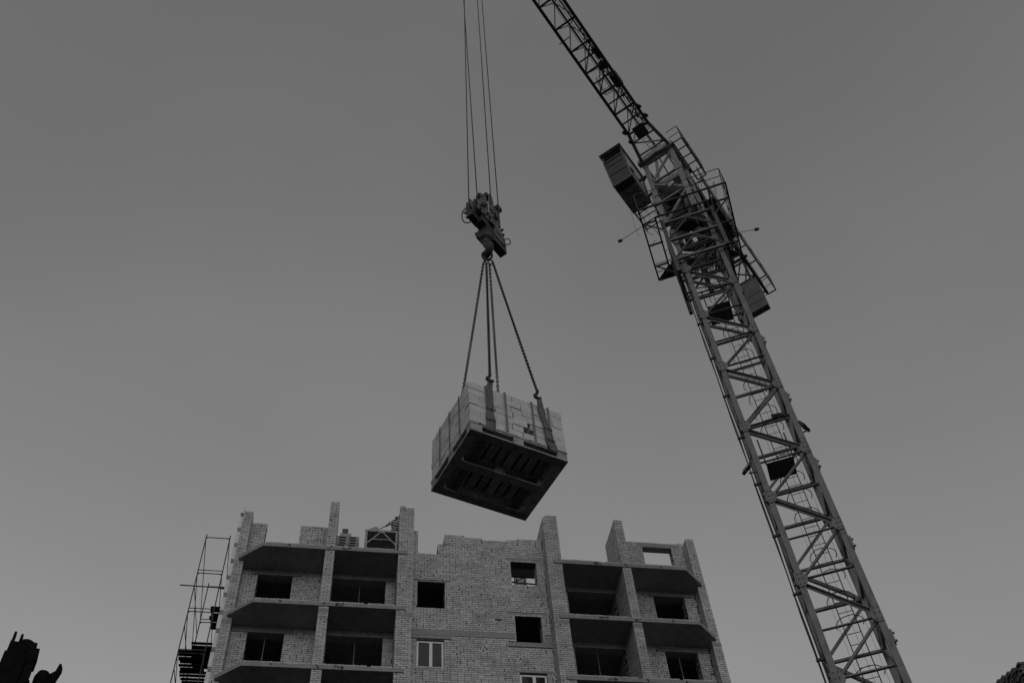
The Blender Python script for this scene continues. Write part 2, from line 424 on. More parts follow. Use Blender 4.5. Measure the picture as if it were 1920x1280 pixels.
# ---- floor slabs with chamfered loggia fronts; brick header course on the edge
def slab(xa, xb, z, side, deep=True, joint=None):
    ch = 0.94
    yb = 43.6
    if side < 0: poly = [(-4.62, 32.88), (xa+ch-0.0, 32.0), (xb, 32.0), (xb, 33.0), (xb, yb), (-4.62, yb)]
    else: poly = [(xa, 32.0), (xb-ch, 32.0), (15.30, 32.93), (15.30, yb), (xa, yb), (xa, 33.0)]
    poly = [Vector((x, y, z)) for x, y in poly]
    o = MB().prism(poly, (0, 0, ST)).build('floor_slab', CONC, bld)
    return o
def edge_course(sl, p0, p1, z):
    p0, p1 = Vector(p0), Vector(p1); d = (p1-p0).normalized(); nrm = Vector((-d.y, d.x, 0)); L_ = (p1-p0).length
    b = MB(); x = 0.0
    while x < L_-0.1:
        l = HD
        if random.random() > 0.03:
            off = random.uniform(0.015, 0.03); hh = random.uniform(0.058, 0.066)
            q = [p0+d*x+nrm*off, p0+d*(x+l)+nrm*off, p0+d*(x+l)+nrm*(off+SL), p0+d*x+nrm*(off+SL)]
            b.prism([Vector((t.x, t.y, z+0.003)) for t in q], (0, 0, hh))
        x += l+JT
    b.build('brick', BRICK, sl, kind='stuff')
for z in SLABS+[SLABS[-1]-2.85*k for k in range(1, 7)]:
    for side, (xa, xb) in ((-1, (-4.58, 2.25)), (1, (8.46, 15.27))):
        s = slab(xa, xb, z, side)
        if z > 20:
            if side < 0:
                segs = [((-4.55, 32.86), (-3.64, 32.0)), ((-3.6, 32.0), (-1.13, 32.0)), ((-0.72, 32.0), (1.87, 32.0))]
                chips = [(-0.25+random.uniform(-.1, .1), 0.35), (-0.93, 0.12), (-2.6, 0.05)]
            else:
                segs = [((8.86, 32.0), (11.48, 32.0)), ((11.88, 32.0), (14.3, 32.0)), ((14.33, 32.0), (15.25, 32.9))]
                chips = [(10.3+random.uniform(-.1, .1), 0.35), (11.66, 0.12), (13.2, 0.05)]
            for a, b in segs: edge_course(s, (a[0], a[1], 0), (b[0], b[1], 0), z+ST)
            for cx, w_ in chips:       # mortar pockets and lifting loops on the slab edge
                bb = MB()
                for k in range(int(w_*40)+2):
                    px = cx+random.uniform(-w_/2, w_/2); pz = z+random.uniform(0.03, ST-0.01); r_ = random.uniform(0.008, 0.022)
                    bb.box(px-r_*1.6, px+r_*1.6, 31.985, 32.01, pz-r_, pz+r_, Matrix.Rotation(0, 4, 'Y'))
                bb.build('edge_pocket', MORTAR, s, kind='stuff')
# stair core slabs, rear and cross walls: the inside stays dark because it is closed
for z in SLABS+[SLABS[-1]-2.85*k for k in range(1, 7)]: MB().box(2.3, 5.72, 33.2, 43.6, z+0.004, z+ST-0.004).build('landing_slab', CONC, bld)
for z in [26.3, 23.45, 20.6]+[20.6-2.85*k for k in range(1, 7)]: MB().box(5.9, 8.4, 33.2, 43.6, z, z+0.18).build('landing_slab', CONC, bld)
MB().box(5.73, 5.88, 33.2, 43.6, GROUND, 28.2).build('cross_wall', CONC, bld)  # unseen wall added to stop light leaking across from the open stairwell
shell = MB()
shell.box(-4.75, 15.43, 43.6, 44.0, GROUND, 28.28)
shell.build('rear_wall', MORTAR, bld)
for x0, x1 in ((-4.80, -4.42), (15.10, 15.48)):
    MB().box(x0+0.03, x1-0.03, 33.5, 43.6, GROUND, 30.2 if x0 < 0 else 28.27).build('end_wall', MORTAR, bld)
for x0 in (-1.1, 1.95, 8.3, 11.5):
    MB().box(x0, x0+0.36, 34.0, 43.6, GROUND, 28.09).build('cross_wall', CONC, bld)
# stair well seen through the upper window: landing beams, flight and a brick pier
st = MB().box(5.9, 8.19, 33.17, 34.08, 29.0, 29.15).build('stair_landing', CONC, bld)
MB().box(6.2, 8.1, 34.085, 34.20, 29.02, 29.14).build('stair_beam', STEEL, st)
member('stair_rail', (6.3, 33.9, 28.55), (8.1, 33.9, 28.45), 0.05, st, GALV)
member('stair_rail', (6.4, 33.55, 28.65), (7.5, 33.55, 28.68), 0.03, st, GALV)
member('stair_rail', (6.9, 34.0, 28.5), (7.6, 34.0, 28.9), 0.03, st, STEEL)
for px_ in (6.87, 7.38, 7.75): member('stair_post', (px_, 34.75, 26.5), (px_, 34.75, 30.4), 0.045, st, STEEL)
pr = MB().box(7.52, 8.02, 35.6, 35.98, 26.49, 30.6).build('brick_pier', MORTAR, bld)
all_bricks.append(Bricks(pr, (7.49, 35.57, 0), X, -Y_).lay(0.55, 27.5, 30.6, seed=77))
# lintel band of the brick sill in the roof storey + wall stubs
w1 = wall('wall_stub', -4.42, -3.80, BW, 0.38, 28.27, 30.70, [], 41)
w2 = wall('wall_stub', -2.35, -1.12, BW, 0.38, 28.27, 30.69, [], 42)
w3 = wall('window_wall', 11.87, 15.10, BW, 0.38, 28.27, 30.92, [(13.13, 14.53, 29.0, 30.66), (12.88, 14.89, 30.66, 30.90)], 43)
MB().box(12.885, 14.885, BW-0.004, BW+0.37, 30.665, 30.897).build('lintel', CONC, w3)
all_bricks.append(Bricks(w3, (14.86, BW, 0), X, -Y_).lay(0.26, 30.93, 31.05, seed=5, z_base=30.93))
MB().box(15.09, 15.3, BW+0.04, BW+0.36, 28.28, 30.8).build('wall_tie', MORTAR, w3)
MB().box(14.88, 15.09, BW+0.02, BW+0.36, 30.91, 31.0).build('wall_tie', MORTAR, w3)
# pale toothed edge blocks on the end wall
z = 21.4; k = 0
while z < 31.2:
    h = 0.66
    MB().box(-4.985, -4.835, 33.22, 33.5, z, min(z+h, 31.35)).build('edge_block', INSUL, bld)
    if z < 30: MB().box(-4.965, -4.83, 33.20, 33.48, z+h+0.004, z+0.86).build('edge_block', ROUGHC, bld)
    z += 0.868
# adjustable steel props standing in the dark openings
def prop(x, y, z0, z1, label):
    t = thing('steel_prop', label, 'prop', (x, y, z0))
    member('prop_tube', (x, y, z0), (x, y, z0+(z1-z0)*0.55), 0.05, t, BAND, 'tube')
    member('prop_inner', (x, y, z0+(z1-z0)*0.55), (x, y, z1), 0.036, t, BAND, 'tube')
    MB().box(x-0.06, x+0.06, y-0.06, y+0.06, z0, z0+0.01).build('base_plate', STEEL, t)
    MB().box(x-0.07, x+0.07, y-0.018, y+0.018, z0+(z1-z0)*0.54, z0+(z1-z0)*0.54+0.02).build('prop_handle', STEEL, t)
prop(-3.12, 33.85, 22.575, 25.24, 'slim steel prop in the narrow window opening below the second slab beside the scaffold')
prop(0.40, 33.85, 22.575, 25.24, 'slim steel prop in the wide opening left of the white framed window')
prop(0.42, 33.9, 25.425, 28.09, 'slim dark steel prop in the top storey wide opening under the stacked pallets')
prop(10.35, 33.85, 22.575, 25.24, 'slim steel prop in the wide opening right of the stair window pillar')
prop(13.85, 33.85, 22.575, 25.24, 'slim steel prop in the narrow window opening at the far right end')

# single bricks: the 300 that show largest (nearest to the camera and in the frame)
def in_frame(P):
    q = Vector((right.dot(P), down.dot(P), fwd.dot(P)))
    return abs(q.x/q.z*Fp) < 955 and abs(q.y/q.z*Fp) < 632
cand = []
for s, it in single_bricks:
    P = s.o+s.u*((it[0]+it[1])/2)+Vector((0, 0, (it[2]+it[3])/2))
    if it[1]-it[0] > 0.2 and in_frame(P): cand.append((P.length-3*(it[1]-it[0]), id(it), s, it))
cand.sort(key=lambda t: (t[0], t[1]))
chosen = cand[:290]; cho = {}
ub = MB().box(-0.5, 0.5, -1, 0, 0, 1)
ume = bpy.data.meshes.new('brick'); ume.from_pydata(ub.v, [], ub.f); ume.materials.append(BRICK)
for _, _, s, it in chosen:
    cho.setdefault(id(s), []).append(it)
    p, q, a, b, pr_ = it
    wm = Matrix.Identity(4); xv = s.u*(q-p); yv = -s.n*(-(0.06+pr_)); o3 = s.o+s.u*((p+q)/2)+s.n*pr_+Vector((0, 0, a))
    yv = s.n*(0.06+pr_)
    for i in range(3):
        wm[i][0] = xv[i]; wm[i][1] = yv[i]; wm[i][2] = (0, 0, b-a)[i]; wm[i][3] = o3[i]
    ob = bpy.data.objects.new('brick', ume); reg(ob, s.part, wm)
for s in all_bricks: s.finish(cho.get(id(s), ()))

# ------------------------------------------------------------------ things on the roof deck
def small_pallet(x0, x1, y0, y1, z, label):
    t = thing('wooden_pallet', label, 'pallet', ((x0+x1)/2, (y0+y1)/2, z), 'pallets stacked on the roof deck')
    h = 0.144
    n = 6; w_ = (x1-x0)/n
    for yy in (y0, (y0+y1)/2-0.05, y1-0.1): MB().box(x0, x1, yy, yy+0.1, z, z+0.02).build('bottom_board', WOOD2, t)
    for yy in (y0, (y0+y1)/2-0.05, y1-0.1):
        for xx in (x0, (x0+x1)/2-0.07, x1-0.14):
            MB().box(xx, xx+0.14, yy+0.003, yy+0.1, z+0.021, z+0.10).build('block', WOOD2, t)
        MB().box(x0, x1, yy, yy+0.1, z+0.101, z+0.120).build('stringer_board', WOOD2, t)
    for i in range(n): MB().box(x0+i*w_+0.01, x0+(i+1)*w_-0.01, y0, y1, z+0.121, z+0.141).build('deck_board', WOOD2, t)
words = ['lowest', 'second lowest', 'third lowest', 'third from the top', 'second from the top', 'topmost']
for i in range(6):
    dx = random.uniform(-0.02, 0.02)
    small_pallet(-0.76+dx, 0.21+dx, 32.3, 33.2, 28.275+0.0+i*0.1445, 'weathered wooden pallet, %s of the stack beside the slim pillar' % words[i])
cb = MB().box(-0.60, -0.12, 32.42, 32.9, 29.143, 29.40).build('cardboard_box', GALV); tag(cb, 'grey carton lying on the stacked wooden pallets', 'box')
cb = MB().box(-0.52, -0.27, 32.44, 32.75, 29.402, 29.68).build('cardboard_box', PAINTD); tag(cb, 'small dark box on top of the grey carton on the pallets', 'box')
# mason's platform
mp = thing('mason_platform', 'steel framed mason platform with V braces standing beside the wide brick pillar', 'work platform', (1.15, 33.2, 28.27))
x0, x1, yf, yb, zb, zt = 0.46, 1.83, 32.32, 34.3, 28.275, 29.62
for yy in (yf+0.04, yb-0.04):
    for xx in (x0+0.045, x1-0.045): member('leg', (xx, yy, zb), (xx, yy, zt-0.1), 0.085, mp, GALV)
for yy in (yf+0.03, yb-0.04): MB().box(x0-0.02, x1+0.02, yy-0.035, yy+0.04, zt-0.098, zt-0.02).build('top_rail', GALV, mp)
xm = (x0+x1)/2
member('brace', (xm-0.06, yf+0.02, zt-0.14), (x0+0.06, yf+0.02, zb+0.55), 0.05, mp, GALV)
member('brace', (xm+0.06, yf+0.02, zt-0.14), (x1-0.06, yf+0.02, zb+0.55), 0.05, mp, GALV)
member('tie_bar', (x0+0.28, yf+0.02, zb+0.82), (x1-0.28, yf+0.02, zb+0.82), 0.04, mp, GALV)
MB().box(xm-0.11, xm+0.11, yf-0.02, yf+0.0, zt-0.17, zt-0.02).build('centre_plate', GALV, mp)
for i in range(8):
    a = yf+0.02+i*(yb-yf-0.04)/8
    MB().box(x0, x1, a, a+0.235, zt-0.018, zt+0.022).build('deck_board', WOOD, mp)
for xx in (x0+0.02, x1-0.05): MB().box(xx, xx+0.03, yf+0.1, yb-0.1, zb+0.1, zt-0.11).build('side_panel', PAINTD, mp)
# mortar heap
hb = bmesh.new(); bmesh.ops.create_icosphere(hb, subdivisions=3, radius=1.0)
for v in hb.verts:
    v.co.z = max(v.co.z, 0); n3 = math.sin(v.co.x*5)*0.1+math.sin(v.co.y*7+1)*0.08
    v.co = Vector((v.co.x*0.27*(1+n3), v.co.y*0.2, v.co.z*0.31*(1+n3*1.5)))
hm = bpy.data.meshes.new('mortar_heap'); hb.to_mesh(hm); hb.free(); hm.materials.append(MORT)
ho = bpy.data.objects.new('mortar_heap', hm); ho.location = (0.84, 32.56, zt+0.02); reg(ho); tag(ho, 'pale heap of mortar on the mason platform', 'mortar')

# ------------------------------------------------------------------ mason bending over the platform
def skin_mesh(name, verts, edges, radii, material, parent, sub=2, along=None):
    me = bpy.data.meshes.new(name); me.from_pydata(verts, edges, [])
    o = bpy.data.objects.new(name, me); col.objects.link(o)
    md = o.modifiers.new('skin', 'SKIN'); o.modifiers.new('sub', 'SUBSURF').levels = sub
    for i, sv in enumerate(me.skin_vertices[0].data):
        sv.radius = radii[i] if isinstance(radii[i], tuple) else (radii[i], radii[i]); sv.use_root = (i == 0)
    dg = bpy.context.evaluated_depsgraph_get(); dg.update()
    ev = bpy.data.meshes.new_from_object(o.evaluated_get(dg))
    bpy.data.objects.remove(o); ev.name = name; ev.materials.clear(); ev.materials.append(material)
    ev.polygons.foreach_set('use_smooth', [True]*len(ev.polygons))
    if along:
        att = ev.attributes.new('along', 'FLOAT', 'POINT')
        for i, v in enumerate(ev.vertices): att.data[i].value = along(v.co)
    ob = bpy.data.objects.new(name, ev); reg(ob, parent, Matrix.Identity(4)); return ob
fz = zt+0.022
per = thing('person', 'mason in a striped shirt bending over the platform beside the wide pillar', 'person', (1.75, 33.3, fz))
hipc = Vector((1.73, 33.34, fz+0.90)); chest = Vector((1.74, 33.24, fz+1.17)); neck = Vector((1.78, 33.16, fz+1.33)); headc = Vector((1.81, 33.10, fz+1.42))
shR = Vector((1.61, 33.14, fz+1.27)); elR = Vector((1.48, 33.06, fz+1.05)); haR = Vector((1.29, 32.98, fz+0.78))
shL = Vector((1.92, 33.18, fz+1.28)); elL = Vector((2.0, 33.0, fz+1.04)); haL = Vector((1.9, 32.85, fz+0.84))
legs = []
kR, aR = Vector((1.64, 33.3, fz+0.5)), Vector((1.62, 33.42, fz+0.09)); kL, aL = Vector((1.88, 33.28, fz+0.5)), Vector((1.92, 33.42, fz+0.09))
bv = [hipc, chest, neck, headc, shR, elR, haR, shL, elL, haL, hipc+Vector((-0.1, 0, -0.04)), kR, aR, aR+Vector((0, -0.16, -0.05)), hipc+Vector((0.1, 0, -0.04)), kL, aL, aL+Vector((0, -0.16, -0.05))]
be = [(0, 1), (1, 2), (2, 3), (1, 4), (4, 5), (5, 6), (1, 7), (7, 8), (8, 9), (0, 10), (10, 11), (11, 12), (12, 13), (0, 14), (14, 15), (15, 16), (16, 17)]
br = [(0.14, 0.11), (0.15, 0.11), 0.055, (0.09, 0.105), 0.055, 0.04, 0.032, 0.055, 0.04, 0.032, 0.08, 0.055, 0.04, 0.035, 0.08, 0.055, 0.04, 0.035]
body = skin_mesh('body', bv, be, br, SKIN, per)
skin_mesh('shirt', [hipc+Vector((0, 0, 0.02)), chest, neck-Vector((0, 0, 0.05)), shR, elR, haR.lerp(elR, 0.25), shL, elL, haL.lerp(elL, 0.25)], [(0, 1), (1, 2), (1, 3), (3, 4), (4, 5), (1, 6), (6, 7), (7, 8)],
          [(0.175, 0.145), (0.19, 0.145), 0.085, 0.085, 0.07, 0.055, 0.085, 0.07, 0.055], STRIPE, per,
          along=lambda c: (c-hipc).dot((neck-hipc).normalized()) if c.x > 1.57 else 0.9*(c-chest).length)
skin_mesh('trousers', [hipc+Vector((0, 0, 0.05)), hipc+Vector((-0.1, 0, -0.08)), kR, aR, hipc+Vector((0.1, 0, -0.08)), kL, aL], [(0, 1), (1, 2), (2, 3), (0, 4), (4, 5), (5, 6)],
          [(0.16, 0.135), 0.10, 0.075, 0.065, 0.10, 0.075, 0.065], TROUS, per)
for a in (aR, aL):
    b = MB().box(-0.05, 0.05, -0.19, 0.09, -0.09, 0.03, Matrix.Translation(a)); b.build('boot', STEEL, per)
hb = bmesh.new(); bmesh.ops.create_uvsphere(hb, u_segments=14, v_segments=9, radius=1.0)
for v in hb.verts:
    v.co = Vector((v.co.x*0.1, v.co.y*0.118, max(v.co.z, -0.1)*0.11))
    if v.co.z < 0.01 and v.co.y < -0.05: v.co.y -= 0.06
hm = bpy.data.meshes.new('cap'); hb.to_mesh(hm); hb.free(); hm.materials.append(CAP)
ho = bpy.data.objects.new('cap', hm); reg(ho, per, Matrix.Translation(headc+Vector((0, 0, 0.03))) @ Matrix.Rotation(R(20), 4, 'X'))
# right hand: palm and five fingers closed on a trowel handle
for k in range(5):
    o_ = haR+Vector((-0.03+0.0*k, -0.03, -0.01)); ln = (0.075, 0.085, 0.08, 0.065, 0.055)[k]
    d1 = Vector((-0.6, -0.35+0.18*(k-2), -0.45)).normalized() if k < 4 else Vector((0.2, -0.8, -0.3)).normalized()
    s0 = o_+Vector((0.0, 0.018*(k-1.5), 0)); MB().tube([s0, s0+d1*ln*0.5, s0+d1*ln*0.75+Vector((0, 0, -ln*0.45))], [0.011, 0.010, 0.008], 6).build('finger', SKIN, body)
tr = thing('trowel', 'small steel trowel in the hand of the bending mason', 'trowel', haR+Vector((-0.15, -0.1, -0.2)))
member('handle', haR+Vector((-0.02, -0.03, -0.03)), haR+Vector((-0.12, -0.08, -0.14)), 0.028, tr, WOOD, 'tube')
MB().prism([haR+Vector(q) for q in ((-0.12, -0.13, -0.14), (-0.12, -0.03, -0.14), (-0.27, -0.09, -0.24))], (0, 0, 0.004)).build('blade', STEEL, tr)

# ------------------------------------------------------------------ scaffold beside the end wall
sc = thing('scaffolding', 'tall tube frame scaffold with plank decks beside the pale end wall', 'scaffold', (-5.73, 35.1, GROUND))
SX = (-6.22, -5.24); SY = (33.5, 36.7)
for yy, tops in ((SY[0], 29.85), (SY[1], 29.85)):
    for xx in SX:
        member('standard', (xx, yy, GROUND), (xx, yy, tops), 0.045, sc, RAIL, 'tube')
    for zl in [29.68-1.93*k for k in range(16)]:
        member('ledger', (SX[0], yy, zl), (SX[1], yy, zl), 0.04, sc, RAIL, 'tube')
        if zl < 29: member('ledger', (SX[0], yy, zl+0.26-0.1), (SX[1], yy, zl+0.26-0.1), 0.035, sc, RAIL, 'tube')
        for xx, dx in ((SX[0], 1), (SX[1], -1)):
            if zl > 20: MB().prism([(xx, yy-0.004, zl-0.01), (xx+dx*0.09, yy-0.004, zl-0.01), (xx, yy-0.004, zl-0.12)], (0, 0.008, 0)).build('corner_plate', RAIL, sc)
for k in range(15):
    za = 29.6-1.93*k
    xx = SX[0]
    member('diagonal', (xx, SY[0], za), (xx, SY[1], za-1.75), 0.03, sc, RAIL, 'tube')
    member('diagonal', (SX[1], SY[0], za), (SX[1], SY[1], za-1.75), 0.03, sc, RAIL, 'tube')
    if k > 0: member('guard_rail', (SX[0], SY[0], za-0.6), (SX[0], SY[1], za-0.6), 0.03, sc, RAIL, 'tube')
member('tie_tube', (-6.78, 33.44, 27.04), (-4.98, 33.44, 27.0), 0.05, sc, RAIL, 'tube')
member('tie_tube', (-5.7, 36.65, 29.55), (-4.98, 36.65, 29.5), 0.045, sc, RAIL, 'tube')
def deck(xa, xb, ya, yb, z, gaps=()):
    y = ya; i = 0
    while y < yb:
        dz = random.uniform(-0.008, 0.008); g_ = 0.09 if i in gaps else 0.006
        MB().box(xa+random.uniform(-0.05, 0.05), xb+random.uniform(-0.05, 0.05), y, y+0.22-g_, z+dz, z+0.04+dz).build('plank', BLACK, sc)
        y += 0.22; i += 1
deck(-6.2, -5.26, 33.4, 36.9, 23.92, (1, 3, 4, 6, 7, 8))
deck(-6.2, -5.26, 35.55, 37.1, 25.86, (0,))
deck(-5.80, -5.26, 35.7, 37.2, 27.79, (1, 4))
deck(-6.2, -5.26, 33.4, 36.9, 22.0)

# ------------------------------------------------------------------ the load: pallet, brick pack, slings, chains, hook
yaw = math.atan2(0.38, 1.15)
LM = Matrix.Translation((1.13, 7.07, 8.0)) @ Matrix.Rotation(yaw, 4, 'Z')     # origin at the near left corner; x along the long face, y away
PL, PD, PH = 1.205, 1.03, 0.15
pal = thing('wooden_pallet', 'dark wooden pallet hanging under the strapped brick pack', 'pallet', LM @ Vector((PL/2, PD/2, 0)))
def lbox(x0, x1, y0, y1, z0, z1, jit=0.0):
    M_ = LM
    if jit: M_ = LM @ Matrix.Translation(((x0+x1)/2, (y0+y1)/2, (z0+z1)/2)) @ Matrix.Rotation(random.uniform(-jit, jit), 4, 'Z') @ Matrix.Rotation(random.uniform(-jit, jit)*0.6, 4, 'Y') @ Matrix.Translation((-(x0+x1)/2, -(y0+y1)/2, -(z0+z1)/2))
    return MB().box(x0, x1, y0, y1, z0, z1, M_)
bh = 0.022
for ya in (0.0, PD/2-0.05, PD-0.1): lbox(0.0 if ya != PD/2-0.05 else 0.1, PL if ya != PD/2-0.05 else PL-0.1, ya, ya+0.1, 0, bh).build('bottom_board', WOOD, pal)
for xa in (0.0, PL-0.1): lbox(xa, xa+0.1, 0.101, PD-0.101, 0.001, bh).build('bottom_board', WOOD, pal)
for ya in (0.004, PD/2-0.05, PD-0.104):
    for xa, w_ in ((0.004, 0.14), (PL/2-0.07, 0.12), (PL-0.144, 0.14)):
        lbox(xa, xa+w_, ya, ya+0.1, bh+0.001, 0.105, 0.03).build('block', WOOD2, pal)
    lbox(0.0, PL, ya, ya+0.1, 0.106, 0.126).build('stringer_board', WOOD, pal)
xs_ = 0.0; i = 0
ws = [0.10, 0.09, 0.075, 0.10, 0.08, 0.10, 0.075, 0.09, 0.08, 0.10]
gap = (PL-sum(ws))/(len(ws)-1)
for w_ in ws:
    lbox(xs_, xs_+w_, -0.004, PD+0.004, 0.127, 0.149, 0.008).build('deck_board', WOOD, pal); xs_ += w_+gap
# brick pack (outer bricks of every course, full top course)
pack = thing('brick_pack', 'strapped stack of pale bricks hanging from the crane hook', 'bricks', LM @ Vector((PL/2, PD/2, PH+0.002)))
BH = 0.0955; NR = 7; bz = PH+0.002
def pbrick(x0, x1, y0, y1, r):
    g_ = random.uniform(0.0010, 0.0036); ox = random.gauss(0, 0.003); oy = random.gauss(0, 0.004)
    z0 = bz+r*BH
    b = lbox(x0+g_+ox, x1-g_+ox, y0+g_+oy, y1-g_+oy, z0+0.0006, z0+BH-random.choice((0.001, 0.002, 0.003, 0.006)), 0.006)
    b.build('brick', PACKB, pack)
for r in range(NR):
    full = r == NR-1
    cols = [(k*PD/4+0.004, (k+1)*PD/4-0.004) for k in range(4)]
    if r % 3 == 1:      # headers on the long face
        n = 9; w_ = PL/n
        for k in range(n):
            for ci, (ya, yb_) in enumerate(cols):
                if full or k in (0, n-1) or ci in (0, 3):
                    if ci == 0 and r == 1 and k in (5,): continue
                    pbrick(k*w_, (k+1)*w_, ya, yb_, r)
    else:               # stretchers with the odd header
        pats = {0: [1, 1, 1, 0, 1, 1], 2: [1, 0, 1, 1, 1, 1], 3: [0, 1, 1, 1, 1, 1], 5: [1, 1, 1, 1, 0, 1], 6: [1, 1, 0, 1, 1, 1]}.get(r, [1, 1, 1, 1, 1, 0])
        lens = [0.25 if q else 0.125 for q in pats]; sc_ = PL/sum(lens); x = 0
        for k, l in enumerate(lens):
            l *= sc_
            for ci, (ya, yb_) in enumerate(cols):
                ym = (ya+yb_)/2
                for a, b in ((ya, ym), (ym, yb_)):
                    if full or k in (0, len(lens)-1) or (ci == 0 and a == ya) or (ci == 3 and a == ym):
                        if k in (0,) and ci in (1, 2) and a == ym and False: continue
                        if not (ci == 0 and a == ya and r == 2 and k == 3): pbrick(x, x+l, a, b, r)
                        else: pbrick(x, x+l-0.045, a, b, r)
            x += l
lbox(0.14, PL-0.14, 0.14, PD-0.14, bz, bz+(NR-1)*BH-0.003).build('inner_bricks', MORTAR, pack)
# strapping bands
for xb_ in (0.20, 0.445, 0.795, 1.01):
    b = lbox(xb_, xb_+0.024, -0.010, -0.006, bz-0.0, bz+NR*BH+0.004); b.build('strap', BAND, pack)
    lbox(xb_, xb_+0.024, -0.010, PD+0.010, bz+NR*BH+0.003, bz+NR*BH+0.006).build('strap', BAND, pack)
    lbox(xb_, xb_+0.024, PD+0.006, PD+0.010, bz, bz+NR*BH+0.004).build('strap', BAND, pack)
for yb_ in (PD*0.25, PD*0.5, PD*0.75):
    lbox(-0.009, -0.006, yb_-0.008, yb_+0.008, bz, bz+NR*BH+0.002).build('strap', STEEL, pack)  # thin dark strips laid over the gaps between brick columns
topz = bz+NR*BH
# webbing slings through the pallet, and their hooks
hooks = {}
sling_labels = ['frayed webbing sling on the pack side nearer its sharp left corner', 'frayed webbing sling on the pack side nearer the torn right edge']
for si, (xt, xbot) in enumerate(((0.26, 0.235), (0.885, 1.015))):
    t = thing('webbing_sling', sling_labels[si], 'sling', LM @ Vector((xbot, PD/2, 0.03)), 'webbing slings round the brick pack')
    for face, ys in ((0, -1), (1, 1)):
        yb0 = -0.016 if ys < 0 else PD+0.016
        if ys > 0: xt = (0.33, 0.98)[si]
        rows = []; nrow = 16
        for k in range(nrow+1):
            f_ = k/nrow; zz = 0.07+(topz+0.12-0.07)*f_
            w_ = 0.105*(1-f_)**0.55*0.6+0.042+0.012*math.sin(f_*9)
            x_ = xbot+(xt-xbot)*f_+0.006*math.sin(f_*14+si*2)
            y_ = yb0+ys*(0.010*abs(math.sin(f_*11+si))+(0.012 if f_ > 0.9 else 0))
            rows.append((x_, y_, zz, w_))
        b = MB(); vs_ = []
        for (x_, y_, zz, w_) in rows:
            for dy in (0, ys*0.006):
                for dx in (-0.5, -0.17, 0.17, 0.5):
                    vs_.append(LM @ Vector((x_+dx*w_, y_+dy+(0.006*ys if abs(dx) < 0.3 else 0)*math.sin(zz*23+dx*9), zz)))
        fs = []
        for k in range(nrow):
            a, c = k*8, (k+1)*8
            for j in range(3): fs += [(a+j, a+j+1, c+j+1, c+j), (a+4+j, c+4+j, c+5+j, a+5+j)]
            fs += [(a, c, c+4, a+4), (a+3, a+7, c+7, c+3)]
        b.raw(vs_, fs); b.build('webbing_leg', WEB, t, smooth=True)
        hooks[(si, face)] = LM @ Vector((xt, yb0+ys*0.02, topz+0.10))
        # stitched wear sleeve
        for zz in (0.22, 0.40):
            f_ = (zz-0.07)/(topz+0.05); x_ = xbot+(xt-xbot)*f_
            pts = [LM @ Vector((x_-0.055+0.11*q/7, yb0+ys*(0.022+0.006*math.sin(q*2.3)), zz+0.02*math.sin(q*2.9+zz*9))) for q in range(8)]
            MB().tube(pts, 0.006, 5).build('torn_edge', STEEL, t)
    lbox(xbot-0.05, xbot+0.05, -0.02, PD+0.02, 0.058, 0.066).build('webbing_belly', WEB, t)
ring_c = Vector((1.59, 7.75, 12.62))
cs = thing('chain_sling', 'four leg lifting chain hanging from the crane hook down to the pack', 'chain', ring_c-Vector((0, 0, 0.2)))
def torus(c, ax, ay, a, b_, r, seg=14, rs=6):
    return [c+ax*math.cos(2*math.pi*k/seg)*a+ay*math.sin(2*math.pi*k/seg)*b_ for k in range(seg)]
cdir = Vector((0.70, 0.714, 0)).normalized(); ndir = Vector((0.714, -0.70, 0)).normalized(); UP = Vector((0, 0, 1))
MB().tube(torus(ring_c+Vector((0, 0, 0.06)), (cdir*0.6+ndir*0.8).normalized(), UP, 0.075, 0.12, 0.016), 0.017, 7, True).build('master_ring', CHAIN, cs, smooth=True)
for q in (-1, 1):
    MB().tube(torus(ring_c+Vector((0.045*q, 0.02*q, -0.09)), (ndir*0.7+cdir*0.7*q).normalized(), UP, 0.035, 0.06, 0.011), 0.011, 7, True).build('master_ring', CHAIN, cs, smooth=True)
def chain(p0, p1):
    p0, p1 = Vector(p0), Vector(p1); L_ = (p1-p0).length; d = (p1-p0).normalized(); pitch = 0.040; n = int(L_/pitch)
    x, y, _ = frame(p0, p1); b = MB()
    sag = Vector((0, 0, -1))-d*(Vector((0, 0, -1)).dot(d)); 
    for k in range(n):
        f_ = (k+0.5)/n; c = p0.lerp(p1, f_)+sag*0.03*math.sin(math.pi*f_)
        tw = 0.35*math.sin(k*0.13+p1.x*3); ax = x*math.cos(tw)+y*math.sin(tw); ay = -x*math.sin(tw)+y*math.cos(tw)
        s_ = ax if k % 2 else ay
        hl, hw = 0.021, 0.015
        pts = []
        for q in range(10):
            an = 2*math.pi*q/10; pts.append(c+s_*math.cos(an)*hw+d*(math.sin(an)*0.014+(0.008 if math.sin(an) > 0.01 else -0.008 if math.sin(an) < -0.01 else 0)))
        b.tube(pts, 0.0072, 5, True)
    return b.build('chain_leg', CHAIN, cs, smooth=True)
starts = {(0, 0): (-0.02, 0.0), (1, 0): (0.07, -0.02), (0, 1): (-0.06, 0.0), (1, 1): (0.03, 0.02)}
